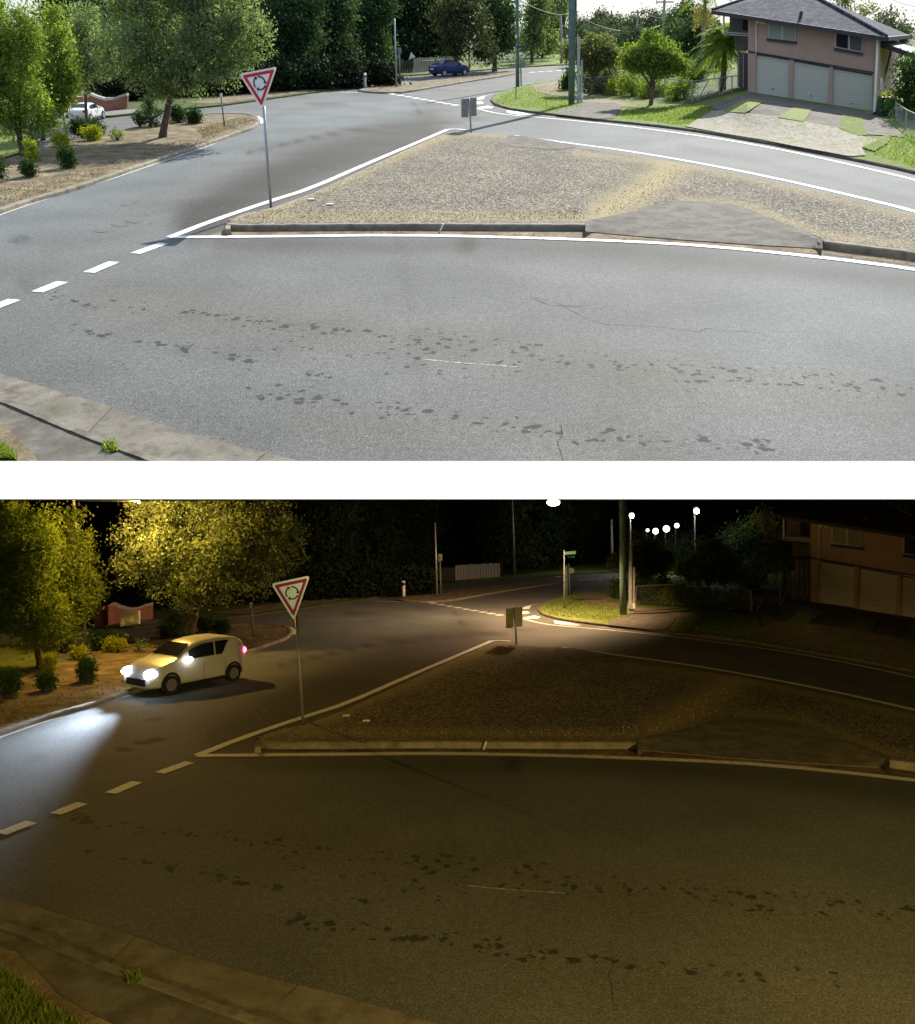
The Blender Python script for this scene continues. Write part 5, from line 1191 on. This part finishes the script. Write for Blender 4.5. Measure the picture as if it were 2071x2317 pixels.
# ------------------------------------------------------------------ dark shell added to keep daylight off the night junction, also its sky,
# open where the day lies beyond it
def night_shell():
    W = NIGHT; Mi = W.M.inverted(); m = MB()
    yl = 2.5
    def wr(row, y): # world point on the picture row at distance y
        a = PITCH + math.atan((row - CY) / F); return (HD - y * math.tan(a))
    lip = wr(1129.6, yl); floor_z = -3.0; X = 170.0
    toW = lambda x, y, z: Mi @ Vector((x, y, z))
    top = 5.6; hole_top = 5.2; hx = 3.2
    far = 240.0
    s = W.clip; far_c = Vector((0, far, W.H + s * far + .05))
    # everything in the place's local frame
    Lp = toW(0, yl, lip)
    F0, F1 = Vector((-X, far, Lp.z + s * (far - Lp.y) + .02)), Vector((X, far, Lp.z + s * (far - Lp.y) + .02))
    A0, A1 = Vector((-X, Lp.y, Lp.z)), Vector((X, Lp.y, Lp.z))
    B0, B1 = Vector((-X, far, -1)), Vector((X, far, -1))
    back = [toW(-X, -14, lip), toW(X, -14, lip)]; ft = [toW(-X, yl, top), toW(X, yl, top)]; bt = [toW(-X, -14, top), toW(X, -14, top)]
    G0, G1 = Vector((-X, -22, -1)), Vector((X, -22, -1))
    m.face([A0, A1, F1, F0]); m.face([F0, F1, B1, B0]); m.face([B0, B1, G1, G0])
    m.face([ft[0], ft[1], bt[1], bt[0]]); m.face([bt[0], bt[1], G1, G0])
    # front wall with the opening
    hl0, hr0 = toW(-hx, yl, lip), toW(hx, yl, lip); hl1, hr1 = toW(-hx, yl, hole_top), toW(hx, yl, hole_top)
    m.face([A0, hl0, hl1, toW(-X, yl, hole_top)]); m.face([hr0, A1, toW(X, yl, hole_top), hr1]); m.face([toW(-X, yl, hole_top), toW(X, yl, hole_top), ft[1], ft[0]])
    for i in (0, 1):
        m.face([(A0, A1)[i], (F0, F1)[i], (B0, B1)[i], (G0, G1)[i], bt[i], ft[i]])
    me = bpy.data.meshes.new('sky'); me.from_pydata([tuple(v) for v in m.v], [], m.f); me.materials.append(MATS['night_black'])
    o = bpy.data.objects.new('sky', me); COL.objects.link(o); o.matrix_world = W.M; o['kind'] = 'structure'
night_shell()

# ------------------------------------------------------------------ lamps of the night
def lamp(W, px, py, Y, col, energy, size, mat, label, glow=.12, low=None, name='street_lamp', group=None):
    p = W.at(px, py, Y); t = thing(W, name, label, 'street lamp', Vector((p.x, p.y + .3, 0)), group)
    MB().tube([Vector((p.x, p.y + .6, -.1)), Vector((p.x, p.y + .6, p.z))], [.09, .06], 8).build('post', 'timber_dark', W, t)
    MB().box((p.x, p.y + .3, p.z + glow + .06), (.3, .7, .1)).build('lamp_head', 'dull_steel', W, t)
    MB().ball(p, glow, 8).build('lamp_bulb', mat, W, t)
    ld = bpy.data.lights.new('lamp_light', 'POINT'); ld.energy = energy; ld.color = col; ld.shadow_soft_size = size
    lo = bpy.data.objects.new('lamp_light', ld); COL.objects.link(lo); q = Vector(p) + Vector((0, -.35, -.35)); lo.matrix_world = W.M @ Matrix.Translation(q)
    return t
W = NIGHT
def bare(x, y, z, col, e, r=.1, down=0):
    ld = bpy.data.lights.new('lamp_light', 'SPOT' if down else 'POINT')
    if down: ld.spot_size = R(down); ld.spot_blend = .12
    ld.energy = e; ld.color = col; ld.shadow_soft_size = r
    lo = bpy.data.objects.new('lamp_light', ld); COL.objects.link(lo); lo.matrix_world = NIGHT.M @ Matrix.Translation((x, y, z))
SOD = (1.0, .69, .1)
bare(7.2, -1.0, 4.8, (1.0, .7, .19), 3300, .25, 174)                       # unseen street lamp behind the viewer
bare(-6.0, -2.0, 4.7, (1.0, .7, .24), 650, .25)  # light added to brighten the sign face and car side; no lamp stands here
y_ = W.p(1294, 236, .12).y; a_ = W.at(1290, -7, y_); c_ = W.at(1145, -2, y_ - .8)
t = thing(W, 'street_lamp', 'bright orange street lamp reaching out from the corner power pole', 'street lamp', Vector((c_.x, c_.y, 0)))
MB().tube([a_, (a_ + c_) / 2 + Vector((0, 0, .05)), c_ + Vector((0, 0, .18))], .03, 6).build('arm', 'timber_dark', W, t); MB().ball(c_, (.36, .22, .2), 10).build('lamp_bulb', 'sodium_lamp', W, t)
bare(c_.x, c_.y - .5, c_.z - .35, (1.0, .62, .32), 3900, .25, 164)
l_ = COL.objects[-1]      # the lamp glass throws its light over the junction, away from the houses
l_.data.spot_blend = .4
l_.matrix_world = l_.matrix_world @ Vector((.42, -.2, .8)).to_track_quat('Z', 'Y').to_matrix().to_4x4()
lamp(W, 1312, 26, 85, (1, .93, .8), 250, .2, 'white_lamp', 'white street lamp just right of the corner pole', .27)
lamp(W, 1450, 16, 80, (1, .93, .8), 250, .2, 'white_lamp', 'white street lamp farther right of the corner pole', .29)
for i, (x, y, r_, mt) in enumerate([(1346, 57, .17, 'white_lamp'), (1363, 59, .34, 'white_lamp'), (1386, 54, .38, 'white_lamp'), (1408, 47, .28, 'blue_lamp')]):
    p = W.at(x, y, 95); t = thing(W, 'floodlight', ['smallest leftmost', 'second', 'large third', 'bluish rightmost'][i] + ' floodlight of the slanting row above trees', 'floodlight', Vector((p.x, p.y + .5, 0)), 'row of floodlights')
    MB().ball(p, r_, 8).build('lens', mt, W, t); MB().tube([Vector((p.x, p.y + .5, -.1)), Vector((p.x, p.y + .5, p.z))], .05, 6).build('post', 'timber_dark', W, t)
    MB().box((p.x, p.y + .45, p.z), (.3, .15, .3)).build('housing', 'dull_steel', W, t)
y_ = W.p(150, 308).y - .5; a_ = W.at(122, -6, y_); c_ = W.at(262, -5, y_ - 3.2)
t = thing(W, 'street_lamp', 'sodium lamp on a long arm above the leafy verge trees', 'street lamp', Vector((a_.x, a_.y, 0)))
MB().tube([a_, (a_ + c_) / 2, c_], .03, 6).build('arm', 'galvanised', W, t); MB().ball(c_ + Vector((0, 0, -.05)), .035, 8).build('lamp_bulb', 'sodium_lamp', W, t)
bare(c_.x, c_.y - .1, c_.z - .12, (1.0, .58, .12), 1000, .08)

for o in ROOTS:
    if '_o' in o: del o['_o']
